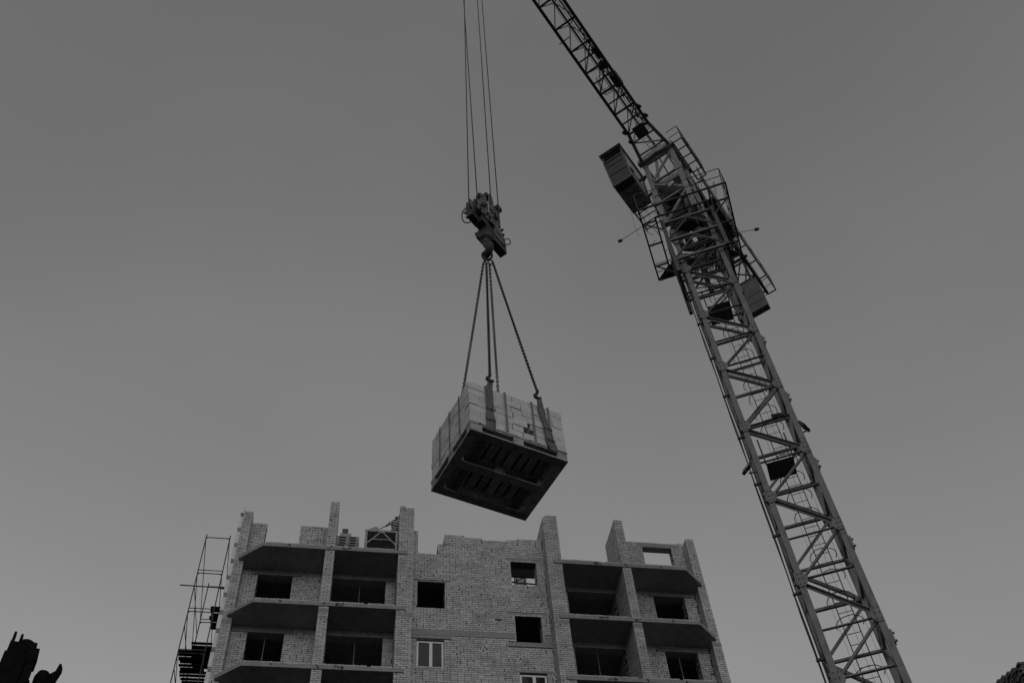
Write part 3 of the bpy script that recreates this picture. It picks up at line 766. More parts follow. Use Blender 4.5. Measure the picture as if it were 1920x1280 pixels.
for key, H in hooks.items():
    st_ = ring_c+Vector((starts[key][0], starts[key][1], -0.13))
    e = H+Vector((0, 0, 0.10)); e = e
    chain(st_, e)
    d = (e-st_).normalized(); side = LM.to_3x3() @ Vector((1, 0, 0))
    hk = MB(); ctr = H+Vector((0, 0, 0.012))
    pts = [e, e-UP*0.03]
    for q in range(11):
        an = R(75-q*27); pts.append(ctr+side*math.cos(an)*-0.042+UP*math.sin(an)*0.04)
    hk.tube(pts, [0.014, 0.016]+[0.014, 0.015, 0.017, 0.019, 0.020, 0.020, 0.018, 0.016, 0.014, 0.011, 0.006], 7); hk.build('sling_hook', CHAIN, cs, smooth=True)
    MB().box(-0.016, 0.016, -0.016, 0.016, -0.02, 0.03, Matrix.Translation(e)).build('shackle', CHAIN, cs)

# ------------------------------------------------------------------ hook block
HB = Vector((1.59, 7.76, 0))
hbk = thing('hook_block', 'dark weathered crane hook block with twin sheaves, weights and hose loops', 'hook block', (1.59, 7.75, 12.7))
def L3(c, n, z):
    if z > 13.1: z = 13.17+(z-13.2)*0.95
    return HB+cdir*c*0.74+ndir*n*0.78+Vector((0, 0, z))
def cz_plate(poly, n0, n1, name, material=BLOCK):
    return MB().prism([L3(c, n0, z) for c, z in poly], ndir*(n1-n0)*0.78).build(name, material, hbk)
def nz_plate(poly, c0, c1, name, material=BLOCK):
    return MB().prism([L3(c0, n, z) for n, z in poly], cdir*(c1-c0)*0.74).build(name, material, hbk)
# cheek plates, in pairs along the jib direction
for c0, zt_, zl in ((-0.30, 14.28, 13.68), (-0.10, 14.42, 13.66)):
    for nn in (-0.13, 0.10):
        cz_plate([(c0-0.085, zl), (c0+0.085, zl), (c0+0.09, zt_-0.2), (c0+0.035, zt_), (c0-0.035, zt_), (c0-0.09, zt_-0.2)], nn, nn+0.022, 'cheek_plate')
for c0, zt_, zl in ((0.07, 14.62, 13.62), (0.27, 14.34, 13.52)):
    for nn in (-0.08, 0.14):
        cz_plate([(c0-0.085, zl), (c0+0.085, zl), (c0+0.09, zt_-0.25), (c0+0.04, zt_), (c0-0.04, zt_), (c0-0.09, zt_-0.25)], nn, nn+0.022, 'cheek_plate')
for c0, nn, zz in ((-0.10, 0.0, 14.45), (0.07, 0.04, 14.64), (0.30, 0.16, 14.36)):
    MB().box(-0.055, 0.055, -0.05, 0.05, -0.05, 0.05, Matrix.Translation(L3(c0, nn, zz)) @ Matrix.Rotation(R(45), 4, 'Z')).build('rope_guide', STEEL, hbk)
for c0, nn, zz in ((-0.20, -0.01, 13.98), (0.17, 0.04, 13.92)):
    MB().tube([L3(c0, nn-0.045, zz), L3(c0, nn-0.04, zz), L3(c0, nn, zz), L3(c0, nn+0.04, zz), L3(c0, nn+0.045, zz)], [0.16, 0.17, 0.145, 0.17, 0.16], 24).build('sheave', BLOCK, hbk)
    MB().tube([L3(c0, nn-0.17, zz), L3(c0, nn+0.17, zz)], 0.045, 12).build('axle', STEEL, hbk)
# weights
for (c0, c1, n0, n1, z0, z1) in ((-0.46, -0.15, -0.13, 0.01, 13.53, 13.68), (0.10, 0.56, -0.03, 0.13, 13.20, 13.36)):
    cz_plate([(c0, z0), (c1, z0), (c1, z1), (c0, z1)], n0, n1, 'weight', STEEL)
cz_plate([(-0.46, 13.69), (-0.16, 13.69), (-0.18, 13.98), (-0.40, 14.12)], -0.165, -0.145, 'side_plate')
cz_plate([(0.12, 13.365), (0.54, 13.365), (0.50, 13.62), (0.34, 13.80), (0.14, 13.70)], 0.125, 0.145, 'side_plate')
cz_plate([(0.14, 13.365), (0.54, 13.365), (0.46, 13.66), (0.16, 13.70)], -0.045, -0.025, 'side_plate')
# yoke and swivel
cz_plate([(-0.24, 13.50), (0.22, 13.42), (0.26, 13.66), (-0.2, 13.70)], -0.10, 0.10, 'yoke', STEEL)
nz_plate([(-0.16, 13.26), (0.08, 13.26), (0.15, 13.44), (-0.20, 13.44)], -0.10, 0.10, 'yoke', STEEL)
MB().tube([L3(0, 0, 13.3), L3(0, 0, 13.18), L3(0, 0, 13.14), L3(0, 0, 13.04)], [0.10, 0.10, 0.06, 0.055], 14).build('swivel', STEEL, hbk, smooth=False)
hd = (ndir*0.9-cdir*0.45).normalized(); hc = L3(0, 0, 12.83)
pts = [L3(0, 0, 13.08), L3(0, 0, 13.0)]
rr = [0.05, 0.055]
for q in range(12):
    an = R(80-q*25); pts.append(hc+hd*math.cos(an)*0.105+UP*math.sin(an)*0.115); rr.append([0.05, 0.05, 0.054, 0.06, 0.064, 0.064, 0.06, 0.054, 0.046, 0.036, 0.026, 0.014][q])
MB().tube(pts, rr, 10).build('hook', STEEL, hbk, smooth=True)
# hose loops
def loop(c, ax, ay, a, b_, r, name='hose_loop', a0=0, a1=360):
    pts = [c+ax*math.cos(R(a0+(a1-a0)*k/24))*a+ay*math.sin(R(a0+(a1-a0)*k/24))*b_ for k in range(25)]
    MB().tube(pts, r, 6).build(name, STEEL, hbk, smooth=True)
loop(L3(-0.32, -0.20, 13.80), (cdir*0.4+ndir*0.9).normalized(), UP, 0.09, 0.24, 0.010, a0=40, a1=330)
loop(L3(-0.12, -0.17, 13.98), (cdir*0.8+ndir*0.6).normalized(), (UP*0.8-ndir*0.3).normalized(), 0.16, 0.16, 0.009, a0=0, a1=200)
loop(L3(0.50, 0.20, 13.46), (cdir*0.6+ndir*0.8).normalized(), (UP*0.9).normalized(), 0.05, 0.09, 0.009, a0=-150, a1=160)
for k in range(26):
    c0 = random.uniform(-0.4, 0.45); nn = random.choice((-0.17, 0.15)); zz = random.uniform(13.6, 14.1)
    MB().tube([L3(c0, nn-0.02, zz), L3(c0, nn+0.03, zz)], 0.022, 6).build('bolt', STEEL, hbk)

# ------------------------------------------------------------------ hoist ropes and trolley
rp = thing('hoist_rope', 'four falls of thin steel hoist rope above the hook block', 'rope', (1.6, 7.7, 14.2))
bot = [(1.33, 7.62, 14.0), (1.44, 7.46, 13.92), (1.70, 7.66, 14.15), (1.83, 7.76, 13.72)]
tops = [(1.61, 7.47, 36.55), (1.40, 7.50, 36.55), (1.87, 7.44, 36.55), (1.97, 7.42, 36.55)]
for a, b in zip(bot, tops): member('rope_fall', a, b, 0.019, rp, STEEL, 'tube')

AX = Vector((11.4, 17.5, 0))
cd = Vector((0.70, 0.714, 0)).normalized(); nd = Vector((0.714, -0.70, 0)).normalized()
def J(t, n, z): return AX+cd*t+nd*n+Vector((0, 0, z))
tro = thing('crane_trolley', 'small steel trolley under the jib carrying the hoist rope', 'trolley', J(-13.9, -0.1, 36.5))
for nn in (-0.5, 0.45): MB().prism([J(-14.4, nn, 36.5), J(-13.4, nn, 36.5), J(-13.3, nn, 37.1), J(-14.5, nn, 37.1)], nd*0.03).build('side_frame', PAINT, tro)
for tt in (-14.2, -13.6): member('cross_bar', J(tt, -0.5, 36.65), J(tt, 0.48, 36.65), 0.08, tro, PAINT)
for q in tops: MB().tube([Vector(q)-nd*0.03, Vector(q)+nd*0.03], 0.14, 16).build('sheave', STEEL, tro)
for tt in (-14.3, -13.5):
    for nn in (-0.47, 0.47): MB().tube([J(tt, nn-0.04, 37.05), J(tt, nn+0.04, 37.05)], 0.07, 12).build('wheel', STEEL, tro)

# ------------------------------------------------------------------ tower crane
crane = thing('tower_crane', 'lattice tower crane with operator cab, jib and hanging counterweights', 'crane', (11.4, 17.5, GROUND))
my = R(-27.6); mu = Vector((math.cos(my), math.sin(my), 0)); mv = Vector((-math.sin(my), math.cos(my), 0))
HWm = 0.675
def Mst(u, v, z): return AX+mu*u+mv*v+Vector((0, 0, z))
BAY = 2.7; ZL0 = 23.05
k0 = -10
zs = [ZL0+BAY*k for k in range(k0, 4)]      # left node levels
zbase = GROUND+0.35
def corner(i): return ((-1, -1), (1, -1), (1, 1), (-1, 1))[i]
for k, zL in enumerate(zs[:-1]):
    z0, z1 = zL, zL+BAY
    if z1 < zbase: continue
    lo = max(z0, zbase)
    # chords with gussets
    sec = part('mast_section', crane, Mst(0, 0, lo))
    for i in range(4):
        su, sv = corner(i); p = lambda z_: Mst(su*HWm, sv*HWm, z_)
        member('chord', p(lo), p(z1-0.004), 0.15, sec, PAINT, up=mu)
    vis = z1 > 9
    for i in range(4):
        a, c = corner(i), corner((i+1) % 4)
        pa = lambda z_, s=0.0: Mst(a[0]*HWm, a[1]*HWm, z_)
        pc = lambda z_, s=0.0: Mst(c[0]*HWm, c[1]*HWm, z_)
        # even faces start on their first chord; opposite faces mirror so that front and back run parallel in view
        flip = i == 3
        A_, B_ = (pc, pa) if flip else (pa, pc)
        nout = (Mst(a[0]+c[0], a[1]+c[1], 0)-Mst(0, 0, 0)).normalized()
        zm = z0+BAY/2
        if z0 >= zbase:
            member('horizontal_brace', A_(z0+0.09), B_(z0+0.09), 0.075, sec, PAINT, 'angle', up=nout)
            member('diagonal_brace', A_(z0+0.04), B_(zm-0.03), 0.085, sec, PAINT, 'angle', up=nout)
        member('horizontal_brace', A_(zm-0.02), B_(zm-0.02), 0.065, sec, PAINT, 'angle', up=nout)
        member('diagonal_brace', B_(zm+0.03), A_(z1-0.04), 0.085, sec, PAINT, 'angle', up=nout)
        if vis and i in (0, 2):
            for (P, zz, sgn) in ((A_, z0+0.03, 1), (B_, zm, -1)):
                ctr = P(zz); ax = (B_(0)-A_(0)).normalized()*sgn; d_ = nout*0.085
                poly = [ctr-ax*0.075+UP*0.20+d_, ctr+ax*0.08+UP*0.19+d_, ctr+ax*0.18+UP*0.05+d_, ctr+ax*0.17-UP*0.09+d_, ctr+ax*0.08-UP*0.22+d_, ctr-ax*0.075-UP*0.22+d_]
                gp = MB().prism(poly, nout*0.014).build('gusset', PAINT, sec)
                bb = MB()
                for q in range(6):
                    pz = ctr+ax*(-0.03+0.09*(q % 2))+UP*(-0.15+0.15*(q//2))+nout*0.098
                    bb.tube([pz, pz+nout*0.02], 0.015, 6)
                bb.build('bolts', STEEL, sec, kind='stuff')
        if vis and i == 0:
            # bolted splice lugs on the chords, standing proud outside
            for (su, sv) in ((-1, -1), (1, -1), (1, 1)):
                zz = zm-0.62 if su > 0 else z0+0.05
                c0 = Mst(su*(HWm+0.085), sv*HWm, zz)
                MB().box(-0.03, 0.03, -0.085, 0.085, -0.16, 0.16, Matrix.Translation(c0) @ Matrix.Rotation(my, 4, 'Z')).build('splice_lug', PAINT, sec)
                bb = MB()
                for dz in (-0.10, 0.10): bb.tube([c0+UP*dz+mu*su*0.03, c0+UP*dz+mu*su*0.075], 0.028, 6)
                bb.build('bolts', STEEL, sec, kind='stuff')
ztop_mast = zs[-1]
MB().box(-1.6, 1.6, -1.6, 1.6, GROUND-0.02, GROUND+0.36, Matrix.Translation(AX) @ Matrix.Rotation(my, 4, 'Z')).build('foundation', CONC, crane)
# service pipes and cables outside the left chords
for du, dv, r_ in ((-0.84, -0.62, 0.018), (-0.90, -0.50, 0.014), (-0.86, 0.55, 0.02)):
    pts = [Mst(du+0.012*math.sin(z_*1.7+du*9), dv+0.015*math.sin(z_*1.1), z_) for z_ in [GROUND+0.3+1.35*q for q in range(24)]]
    MB().tube(pts, r_, 6).build('supply_cable', RAIL, crane)
for z_ in [7.5+1.8*q for q in range(13)]:
    MB().box(-0.95, -0.74, -0.66, -0.60, -0.03, 0.03, Matrix.Translation(Mst(0, 0, z_)) @ Matrix.Rotation(my, 4, 'Z')).build('cable_bracket', RAIL, crane)
# ladder with hoops
lu, lv = 0.12, 0.30
lb = MB()
for s_ in (-0.17, 0.17): lb.tube([Mst(lu+s_, lv, zbase), Mst(lu+s_, lv, 31.6)], 0.014, 6)
z_ = zbase+0.2
while z_ < 31.5:
    lb.tube([Mst(lu-0.17, lv, z_), Mst(lu+0.17, lv, z_)], 0.009, 5); z_ += 0.30
lad = lb.build('ladder', RAIL, crane)
z_ = 4.0; k = 0
while z_ < 31:
    gap_ = k % 5 == 4
    if not gap_:
        a0, a1 = -25, 205
        if k % 7 == 3: a1 = 120
        pts = [Mst(lu+0.33*math.cos(R(a0+(a1-a0)*q/16)), lv-0.30-0.34*math.sin(R(a0+(a1-a0)*q/16))+0.28, z_+random.uniform(-0.01, 0.01)) for q in range(17)]
        MB().tube(pts, 0.011, 5).build('ladder_hoop', RAIL, lad)
    z_ += 0.68; k += 1
for s_ in (-0.30, 0.0, 0.30):
    MB().tube([Mst(lu+s_, lv-0.30-(0.06 if s_ else 0.06), 4.0), Mst(lu+s_, lv-0.36, 31.0)], 0.004, 4).build('cage_strip', RAIL, lad)
# rest platforms
for z_, u0, u1, v0, v1 in ((18.95, -0.46, 0.28, -0.58, 0.1), (26.4, -0.45, 0.30, -0.5, 0.3), (10.2, -0.3, 0.45, -0.58, 0.1)):
    MB().box(u0, u1, v0, v1, z_, z_+0.02, Matrix.Translation(AX) @ Matrix.Rotation(my, 4, 'Z')).build('rest_platform', PAINTD, crane)
    for uu in (u0, u1): member('platform_hanger', Mst(uu, v0, z_), Mst(uu, v0, z_-0.0+0.95), 0.03, crane, RAIL)
# floodlights on the mast
def flood(u, v, z, yaw_, label):
    t = thing('floodlight', label, 'floodlight', Mst(u, v, z), None)
    M_ = Matrix.Translation(Mst(u, v, z+0.14)) @ Matrix.Rotation(my+yaw_, 4, 'Z') @ Matrix.Rotation(R(-25), 4, 'X')
    MB().box(-0.17, 0.17, -0.03, 0.05, -0.12, 0.12, M_).build('housing', STEEL, t)
    MB().box(-0.14, 0.14, -0.036, -0.031, -0.09, 0.09, M_).build('lens', GLASS, t)
    MB().box(-0.02, 0.02, -0.02, 0.02, -0.20, -0.125, M_).build('bracket', STEEL, t)
    member('arm', Mst(u, v, z-0.06), Mst(u*0.75, v*0.95, z-0.06), 0.03, t, STEEL)
flood(0.30, -0.72, 20.32, 0.1, 'floodlight on the crossbar inside the front face of the crane mast')
flood(0.86, -0.62, 19.75, 1.2, 'floodlight sticking out from the right mast chord')
flood(-0.98, -0.70, 18.75, -0.8, 'floodlight sticking out from the left mast chord')

# climbing collar
CWm = 0.93
col_ = part('climbing_collar', crane, Mst(0, 0, 28.2))
for i in range(4):
    su, sv = corner(i); member('collar_leg', Mst(su*CWm, sv*CWm, 28.2 if su < 0 else 28.9), Mst(su*CWm, sv*CWm, 31.55), 0.13, col_, PAINTD, up=mu)
for zz in (28.95, 30.2, 31.4):
    for i in range(4):
        a, c = corner(i), corner((i+1) % 4)
        member('collar_beam', Mst(a[0]*CWm, a[1]*CWm, zz), Mst(c[0]*CWm, c[1]*CWm, zz), 0.09, col_, PAINT if i == 0 else PAINTD)
for i in range(4):
    a, c = corner(i), corner((i+1) % 4); mid = (Mst(a[0]*CWm, a[1]*CWm, 0)+Mst(c[0]*CWm, c[1]*CWm, 0))/2
    for P in (a, c):
        member('collar_brace', Mst(P[0]*CWm, P[1]*CWm, 29.0), mid+UP*30.15, 0.055, col_, PAINTD)
        member('collar_brace', Mst(P[0]*CWm, P[1]*CWm, 30.3), mid+UP*31.35, 0.055, col_, PAINTD)
# square walkway round the mast head
WK = 1.63; zw = 31.7
for w_ in (WK, 1.12):
    for i in range(4):
        a, c = corner(i), corner((i+1) % 4)
        member('walkway_beam', Mst(a[0]*w_, a[1]*w_, zw), Mst(c[0]*w_, c[1]*w_, zw), 0.06, crane, RAIL)
for i in range(4):
    a, c = corner(i), corner((i+1) % 4)
    for f_ in (0.0, 0.2, 0.5, 0.8):
        pa = Mst(a[0]*WK, a[1]*WK, zw).lerp(Mst(c[0]*WK, c[1]*WK, zw), f_)
        inn = (Mst(0, 0, zw)-pa); mid = Mst((a[0]+c[0])/2*WK, (a[1]+c[1])/2*WK, zw); dirn = (Mst(0, 0, zw)-mid).normalized()
        member('walkway_bearer', pa, pa+dirn*0.55, 0.055, crane, RAIL)
        member('rail_post', pa, pa+UP*1.1, 0.035, crane, RAIL, 'tube')
        if f_ in (0.2, 0.8) : member('walkway_strut', pa+dirn*0.05, pa+dirn*0.68-UP*0.75, 0.045, crane, RAIL)
    for hh in (0.55, 1.1):
        member('hand_rail', Mst(a[0]*WK, a[1]*WK, zw+hh), Mst(c[0]*WK, c[1]*WK, zw+hh), 0.03, crane, RAIL, 'tube')
    if i in (2,):
        MB().prism([Mst(a[0]*WK, a[1]*WK, zw+0.05), Mst(c[0]*WK, c[1]*WK, zw+0.05), Mst(c[0]*1.12, c[1]*1.12, zw+0.05), Mst(a[0]*1.12, a[1]*1.12, zw+0.05)], (0, 0, 0.02)).build('walkway_plate', PAINTD, crane)
# lamp arms on the walkway
for (u, v, du, label) in ((-WK, -1.0, -0.95, 'small lamp on a thin pole left of the crane walkway'), (WK, 0.6, 0.75, 'small lamp on a thin pole right of the crane walkway')):
    t = thing('lamp_arm', label, 'lamp', Mst(u, v, zw))
    member('pole', Mst(u-0.3*du, v, zw+0.02), Mst(u+du, v+0.2, zw-0.3 if du < 0 else zw+0.1), 0.022, t, RAIL, 'tube')
    e = Mst(u+du, v+0.2, zw-0.3 if du < 0 else zw+0.1)
    MB().tube([e-mu*0.09, e-mu*0.05, e+mu*0.06, e+mu*0.09], [0.03, 0.065, 0.055, 0.02], 10).build('lamp_head', STEEL, t, smooth=True)
# slew ring
for zz, rr_, m_ in ((31.62, 0.09, PAINTD), (31.86, 0.10, STEEL)):
    MB().tube([AX+Vector((0.68*math.cos(R(q*10)), 0.68*math.sin(R(q*10)), zz)) for q in range(36)], rr_, 8, True).build('slew_ring', m_, crane)
# slewing tower
TW = 0.62; zT0, zT1 = 32.06, 36.95
tow = part('slewing_tower', crane, J(0, 0, zT0))
for st_, sn in ((-1, -1), (-1, 1), (1, 1), (1, -1)): member('tower_leg', J(st_*TW, sn*TW, zT0), J(st_*TW*0.95, sn*TW, zT1), 0.17, tow, PAINT2, up=cd)
cs4 = ((-1, -1), (-1, 1), (1, 1), (1, -1))
for lv_, (z0, z1) in enumerate(((32.1, 33.7), (33.7, 35.3), (35.3, 36.9))):
    for i in range(4):
        a, c = cs4[i], cs4[(i+1) % 4]
        member('tower_brace', J(a[0]*TW, a[1]*TW, z1), J(c[0]*TW, c[1]*TW, z1), 0.085, tow, PAINT2)
        if (lv_+i) % 2: a, c = c, a
        member('tower_brace', J(a[0]*TW, a[1]*TW, z0+0.05), J(c[0]*TW, c[1]*TW, z1-0.05), 0.085, tow, PAINT2)
for nn, z_ in ((-0.62, 33.7), (0.62, 35.3)): 
    MB().prism([J(-TW-0.09, nn-0.17, z_-0.2), J(-TW-0.09, nn+0.17, z_-0.2), J(-TW-0.09, nn+0.17, z_+0.2), J(-TW-0.09, nn-0.17, z_+0.2)], cd*-0.014).build('gusset', PAINT2, tow)
# yoke beam, gable shaped, at the jib foot
for tt in (-0.74, 0.74):
    MB().prism([J(tt-0.1, -0.85, 36.96), J(tt-0.1, -0.80, 37.22), J(tt-0.1, 0.0, 37.38), J(tt-0.1, 0.80, 37.22), J(tt-0.1, 0.85, 36.96), J(tt-0.1, 0.55, 36.90), J(tt-0.1, 0.0, 37.06), J(tt-0.1, -0.55, 36.90)], cd*0.22).build('yoke_beam', PAINT2, tow)
for sn in (-1, 1): member('yoke_side', J(-0.72, sn*0.70, 37.1), J(0.72, sn*0.70, 37.1), 0.14, tow, PAINT2)
# tower head
for sn in (-1, 1):
    for st_ in (-1, 1): member('head_leg', J(st_*0.6, sn*0.6, 37.2), J(0, sn*0.12, 38.9), 0.11, tow, PAINT2)
# drives and cabinets in the slewing tower
MB().box(-0.40, 0.25, -0.42, 0.42, 0, 0.9, Matrix.Translation(J(0, 0, 34.2)) @ Matrix.Rotation(R(45), 4, 'Z')).build('cabinet', STEEL, crane)
MB().box(-0.45, 0.45, -0.30, 0.50, 0, 0.6, Matrix.Translation(J(0, 0, 32.5)) @ Matrix.Rotation(R(45), 4, 'Z')).build('cabinet', STEEL, crane)
for tt, nn in ((-0.45, 0.4), (0.5, -0.3)):
    MB().tube([J(tt, nn, 32.06), J(tt, nn, 32.5), J(tt, nn, 32.52), J(tt, nn, 33.1)], [0.13, 0.13, 0.17, 0.16], 14).build('slew_motor', PAINTD, crane)
MB().box(-0.12, 0.12, -0.02, 0.02, -0.1, 0.1, Matrix.Translation(J(-0.75, 0.12, 34.3)) @ Matrix.Rotation(R(-45), 4, 'Z')).build('switch_plate', PVC, crane)
# machinery deck inside the tower, cables
for z_ in (33.72, 35.32): MB().prism([J(-0.2, -0.55, z_), J(0.55, -0.55, z_), J(0.55, 0.55, z_), J(-0.2, 0.55, z_)], (0, 0, 0.02)).build('tower_deck', PAINTD, crane)
for k in range(9):
    a = J(random.uniform(-1.6, 0.5), random.uniform(-1.4, 0.9), random.uniform(32, 35.5)); b_ = a+cd*random.uniform(-0.8, 0.8)+nd*random.uniform(-0.7, 0.7)+UP*random.uniform(-0.5, 0.5)
    pts = [a.lerp(b_, q/12)-UP*0.35*math.sin(math.pi*q/12) for q in range(13)]
    MB().tube(pts, 0.010, 5).build('loose_cable', RAIL, crane)
# right side catwalk at the jib level
for nn in (0.82, 1.22): member('catwalk_beam', J(-0.8, nn, 36.95), J(1.3, nn, 36.95), 0.06, crane, RAIL)
for q in range(6): member('catwalk_rung', J(-0.8+q*0.42, 0.82, 36.95), J(-0.8+q*0.42, 1.22, 36.95), 0.04, crane, RAIL)
for q in (0, 2, 4, 5): member('rail_post', J(-0.8+q*0.42, 1.22, 36.95), J(-0.8+q*0.42, 1.22, 38.05), 0.032, crane, RAIL, 'tube')
for hh in (0.55, 1.1):
    MB().tube([J(-0.8, 0.70, 36.95+hh), J(-0.8, 1.18, 36.95+hh), J(-0.76, 1.22, 36.95+hh), J(1.3, 1.22, 36.95+hh)], 0.017, 6).build('hand_rail', RAIL, crane)

for q in range(14):
    a = Mst(random.choice((-1, 1))*random.uniform(0.7, 1.6), random.uniform(-1.6, 1.6), random.uniform(31.6, 32.8)); ra = random.uniform(0.15, 0.4)
    ang = random.uniform(0, math.pi)
    MB().tube([a+Vector((math.cos(ang), math.sin(ang), 0))*ra*math.cos(R(k*15))+UP*ra*math.sin(R(k*15)) for k in range(random.randint(12, 22))], 0.009, 5).build('loose_cable', RAIL, crane)
for q in range(10):
    zz = 27.3+q*0.42
    member('inner_bar', Mst(-0.6, -0.3+0.1*(q % 3), zz), Mst(0.6, -0.2+0.15*(q % 4), zz+0.1*(q % 2)), 0.035, crane, PAINT)
# operator cab
cabp = dict(t0=-1.85, t1=-0.10, n0=-1.88, n1=-1.0, z0=35.0, z1=37.0)
def cabpt(t, n, z): return J(t, n, z)
tF_top, tF_bot = -1.92, -1.62
side_poly = [(tF_bot, 35.0), (-0.10, 35.0), (-0.10, 36.95), (tF_top, 36.95), (-2.0, 36.3)]
cabo = part('cab', crane, J(-1.0, -1.45, 35.0))
for nn in (-1.87, -1.03): MB().prism([J(t, nn, z) for t, z in side_poly], nd*0.03).build('side_panel', PAINT, cabo)
MB().prism([J(-0.12, -1.84, 35.0), J(-0.12, -1.03, 35.0), J(-0.12, -1.03, 36.95), J(-0.12, -1.84, 36.95)], cd*0.03).build('rear_panel', PAINT, cabo)
MB().prism([J(-2.05, -1.95, 36.96), J(0.0, -1.95, 36.96), J(0.0, -0.95, 36.96), J(-2.05, -0.95, 36.96)], (0, 0, 0.10)).build('cab_roof', PAINT, cabo)
MB().prism([J(-2.055, -1.96, 37.0), J(-2.10, -1.96, 37.0), J(-2.10, -0.94, 37.0), J(-2.055, -0.94, 37.0)], (0, 0, 0.05)).build('cab_roof', STEEL, cabo)
MB().prism([J(tF_bot+0.35, -1.86, 34.97), J(-0.1, -1.86, 34.97), J(-0.1, -1.01, 34.97), J(tF_bot+0.35, -1.01, 34.97)], (0, 0, 0.03)).build('cab_floor', PAINT2, cabo)
MB().prism([J(tF_bot, -1.85, 34.985), J(tF_bot+0.35, -1.85, 34.985), J(tF_bot+0.35, -1.02, 34.985), J(tF_bot, -1.02, 34.985)], (0, 0, 0.014)).build('floor_pane', CABGL, cabo)
def strip(t0, z0, t1, z1, n0, n1, th, name, material, off=0.0):
    d = Vector((0, 0, 0)); a = J(t0, n0, z0); b_ = J(t0, n1, z0); c_ = J(t1, n1, z1); d_ = J(t1, n0, z1)
    nrm = (b_-a).cross(d_-a).normalized()
    if nrm.dot(-cd) < 0: nrm = -nrm
    return MB().prism([p+nrm*off for p in (a, b_, c_, d_)], nrm*th).build(name, material, cabo)
strip(tF_bot, 35.02, -2.0, 36.3, -1.83, -1.04, 0.012, 'front_pane', CABGL)
strip(-2.0, 36.3, tF_top, 36.93, -1.83, -1.04, 0.012, 'front_pane', CABGL)
for nn in (-1.88, -1.03):
    strip(tF_bot, 35.0, -2.0, 36.3, nn, nn+0.05, 0.03, 'cab_pillar', PAINT, 0.005); strip(-2.0, 36.3, tF_top, 36.95, nn, nn+0.05, 0.03, 'cab_pillar', PAINT, 0.005)
member('cab_bar', J(tF_bot-0.01, -1.88, 35.0), J(tF_bot-0.01, -0.98, 35.0), 0.06, cabo, PAINT)
member('cab_bar', J(-2.02, -1.88, 36.3), J(-2.02, -0.98, 36.3), 0.035, cabo, STEEL)
def fr(f): return (tF_bot+(-2.0-tF_bot)*f-0.02, 35.0+1.3*f)
for f_, w_ in ((0.45, 0.03), (0.8, 0.02)): member('cab_bar', J(fr(f_)[0], -1.86, fr(f_)[1]), J(fr(f_)[0], -1.0, fr(f_)[1]), w_, cabo, PAINT)
for q in range(5): member('floor_rib', J(-1.2+q*0.25, -1.86, 34.945), J(-1.2+q*0.25, -1.01, 34.945), 0.03, cabo, PAINT)
for nn in (-1.6, -1.25): member('floor_rib', J(tF_bot+0.35, nn, 34.95), J(-0.1, nn, 34.95), 0.05, cabo, PAINT)
# cab side window strip on the right, bracket
MB().prism([J(-1.75, -0.995, 35.6), J(-0.5, -0.995, 35.6), J(-0.5, -0.995, 36.8), J(-1.85, -0.995, 36.8)], nd*0.008).build('side_pane', CABGL, cabo)
for z_ in (35.05, 36.5): member('cab_bracket', J(-0.4, -1.0, z_), J(-0.4, -0.6, z_), 0.10, cabo, PAINT)
member('antenna', J(-0.3, -1.9, 34.9), J(0.1, -2.0, 33.6), 0.012, cabo, RAIL, 'tube')
# access ladder platform under the cab
for nn in (-1.8, -1.0): member('cab_platform_beam', J(-0.1, nn, 34.95), J(0.9, nn, 34.95), 0.05, crane, RAIL)
for q in range(4): member('cab_platform_rung', J(0.0+q*0.28, -1.8, 34.95), J(0.0+q*0.28, -1.0, 34.95), 0.035, crane, RAIL)
for nn in (-1.8,):
    for q in (0, 0.9): member('rail_post', J(q, nn, 34.95), J(q, nn, 36.0), 0.03, crane, RAIL, 'tube')
    member('hand_rail', J(0, nn, 36.0), J(0.9, nn, 36.0), 0.03, crane, RAIL, 'tube')

# jib
JW, JZ, JA = 0.455, 37.0, 38.05
PANEL = 1.07; tj0 = -2.18
ntot = 22
for sec_i in range(0, ntot, 4):
    t_a = tj0-PANEL*sec_i; t_b = tj0-PANEL*min(sec_i+4, ntot)
    js = part('jib_section', crane, J((t_a+t_b)/2, 0, JZ))
    for nn in (-JW, JW): member('bottom_chord', J(t_a, nn, JZ), J(t_b, nn, JZ), 0.11, js, PAINTD)
    member('top_chord', J(t_a, 0, JA), J(t_b, 0, JA), 0.09, js, PAINTD, 'tube')
    for k in range(sec_i, min(sec_i+4, ntot)):
        t0 = tj0-PANEL*k; tm = t0-PANEL/2; t1 = t0-PANEL
        member('cross_strut', J(t0, -JW, JZ), J(t0, JW, JZ), 0.068, js, PAINTD)
        for sn in (-1, 1):
            member('side_diagonal', J(t0, sn*JW, JZ), J(tm, 0, JA), 0.042, js, PAINTD, 'tube')
            member('side_diagonal', J(tm, 0, JA), J(t1, sn*JW, JZ), 0.042, js, PAINTD, 'tube')
for k in range(4):
    t0 = tj0-PANEL*k
    member('bottom_diagonal', J(t0, -JW, JZ), J(t0-PANEL, JW, JZ), 0.04, crane, PAINTD)
    member('cross_strut', J(t0-PANEL/2, -JW, JZ), J(t0-PANEL/2, JW, JZ), 0.05, crane, PAINTD)
    member('top_strut', J(t0-PANEL/4, 0.1, 37.6), J(t0-PANEL*0.75, 0.42, 37.15), 0.035, crane, PAINTD)
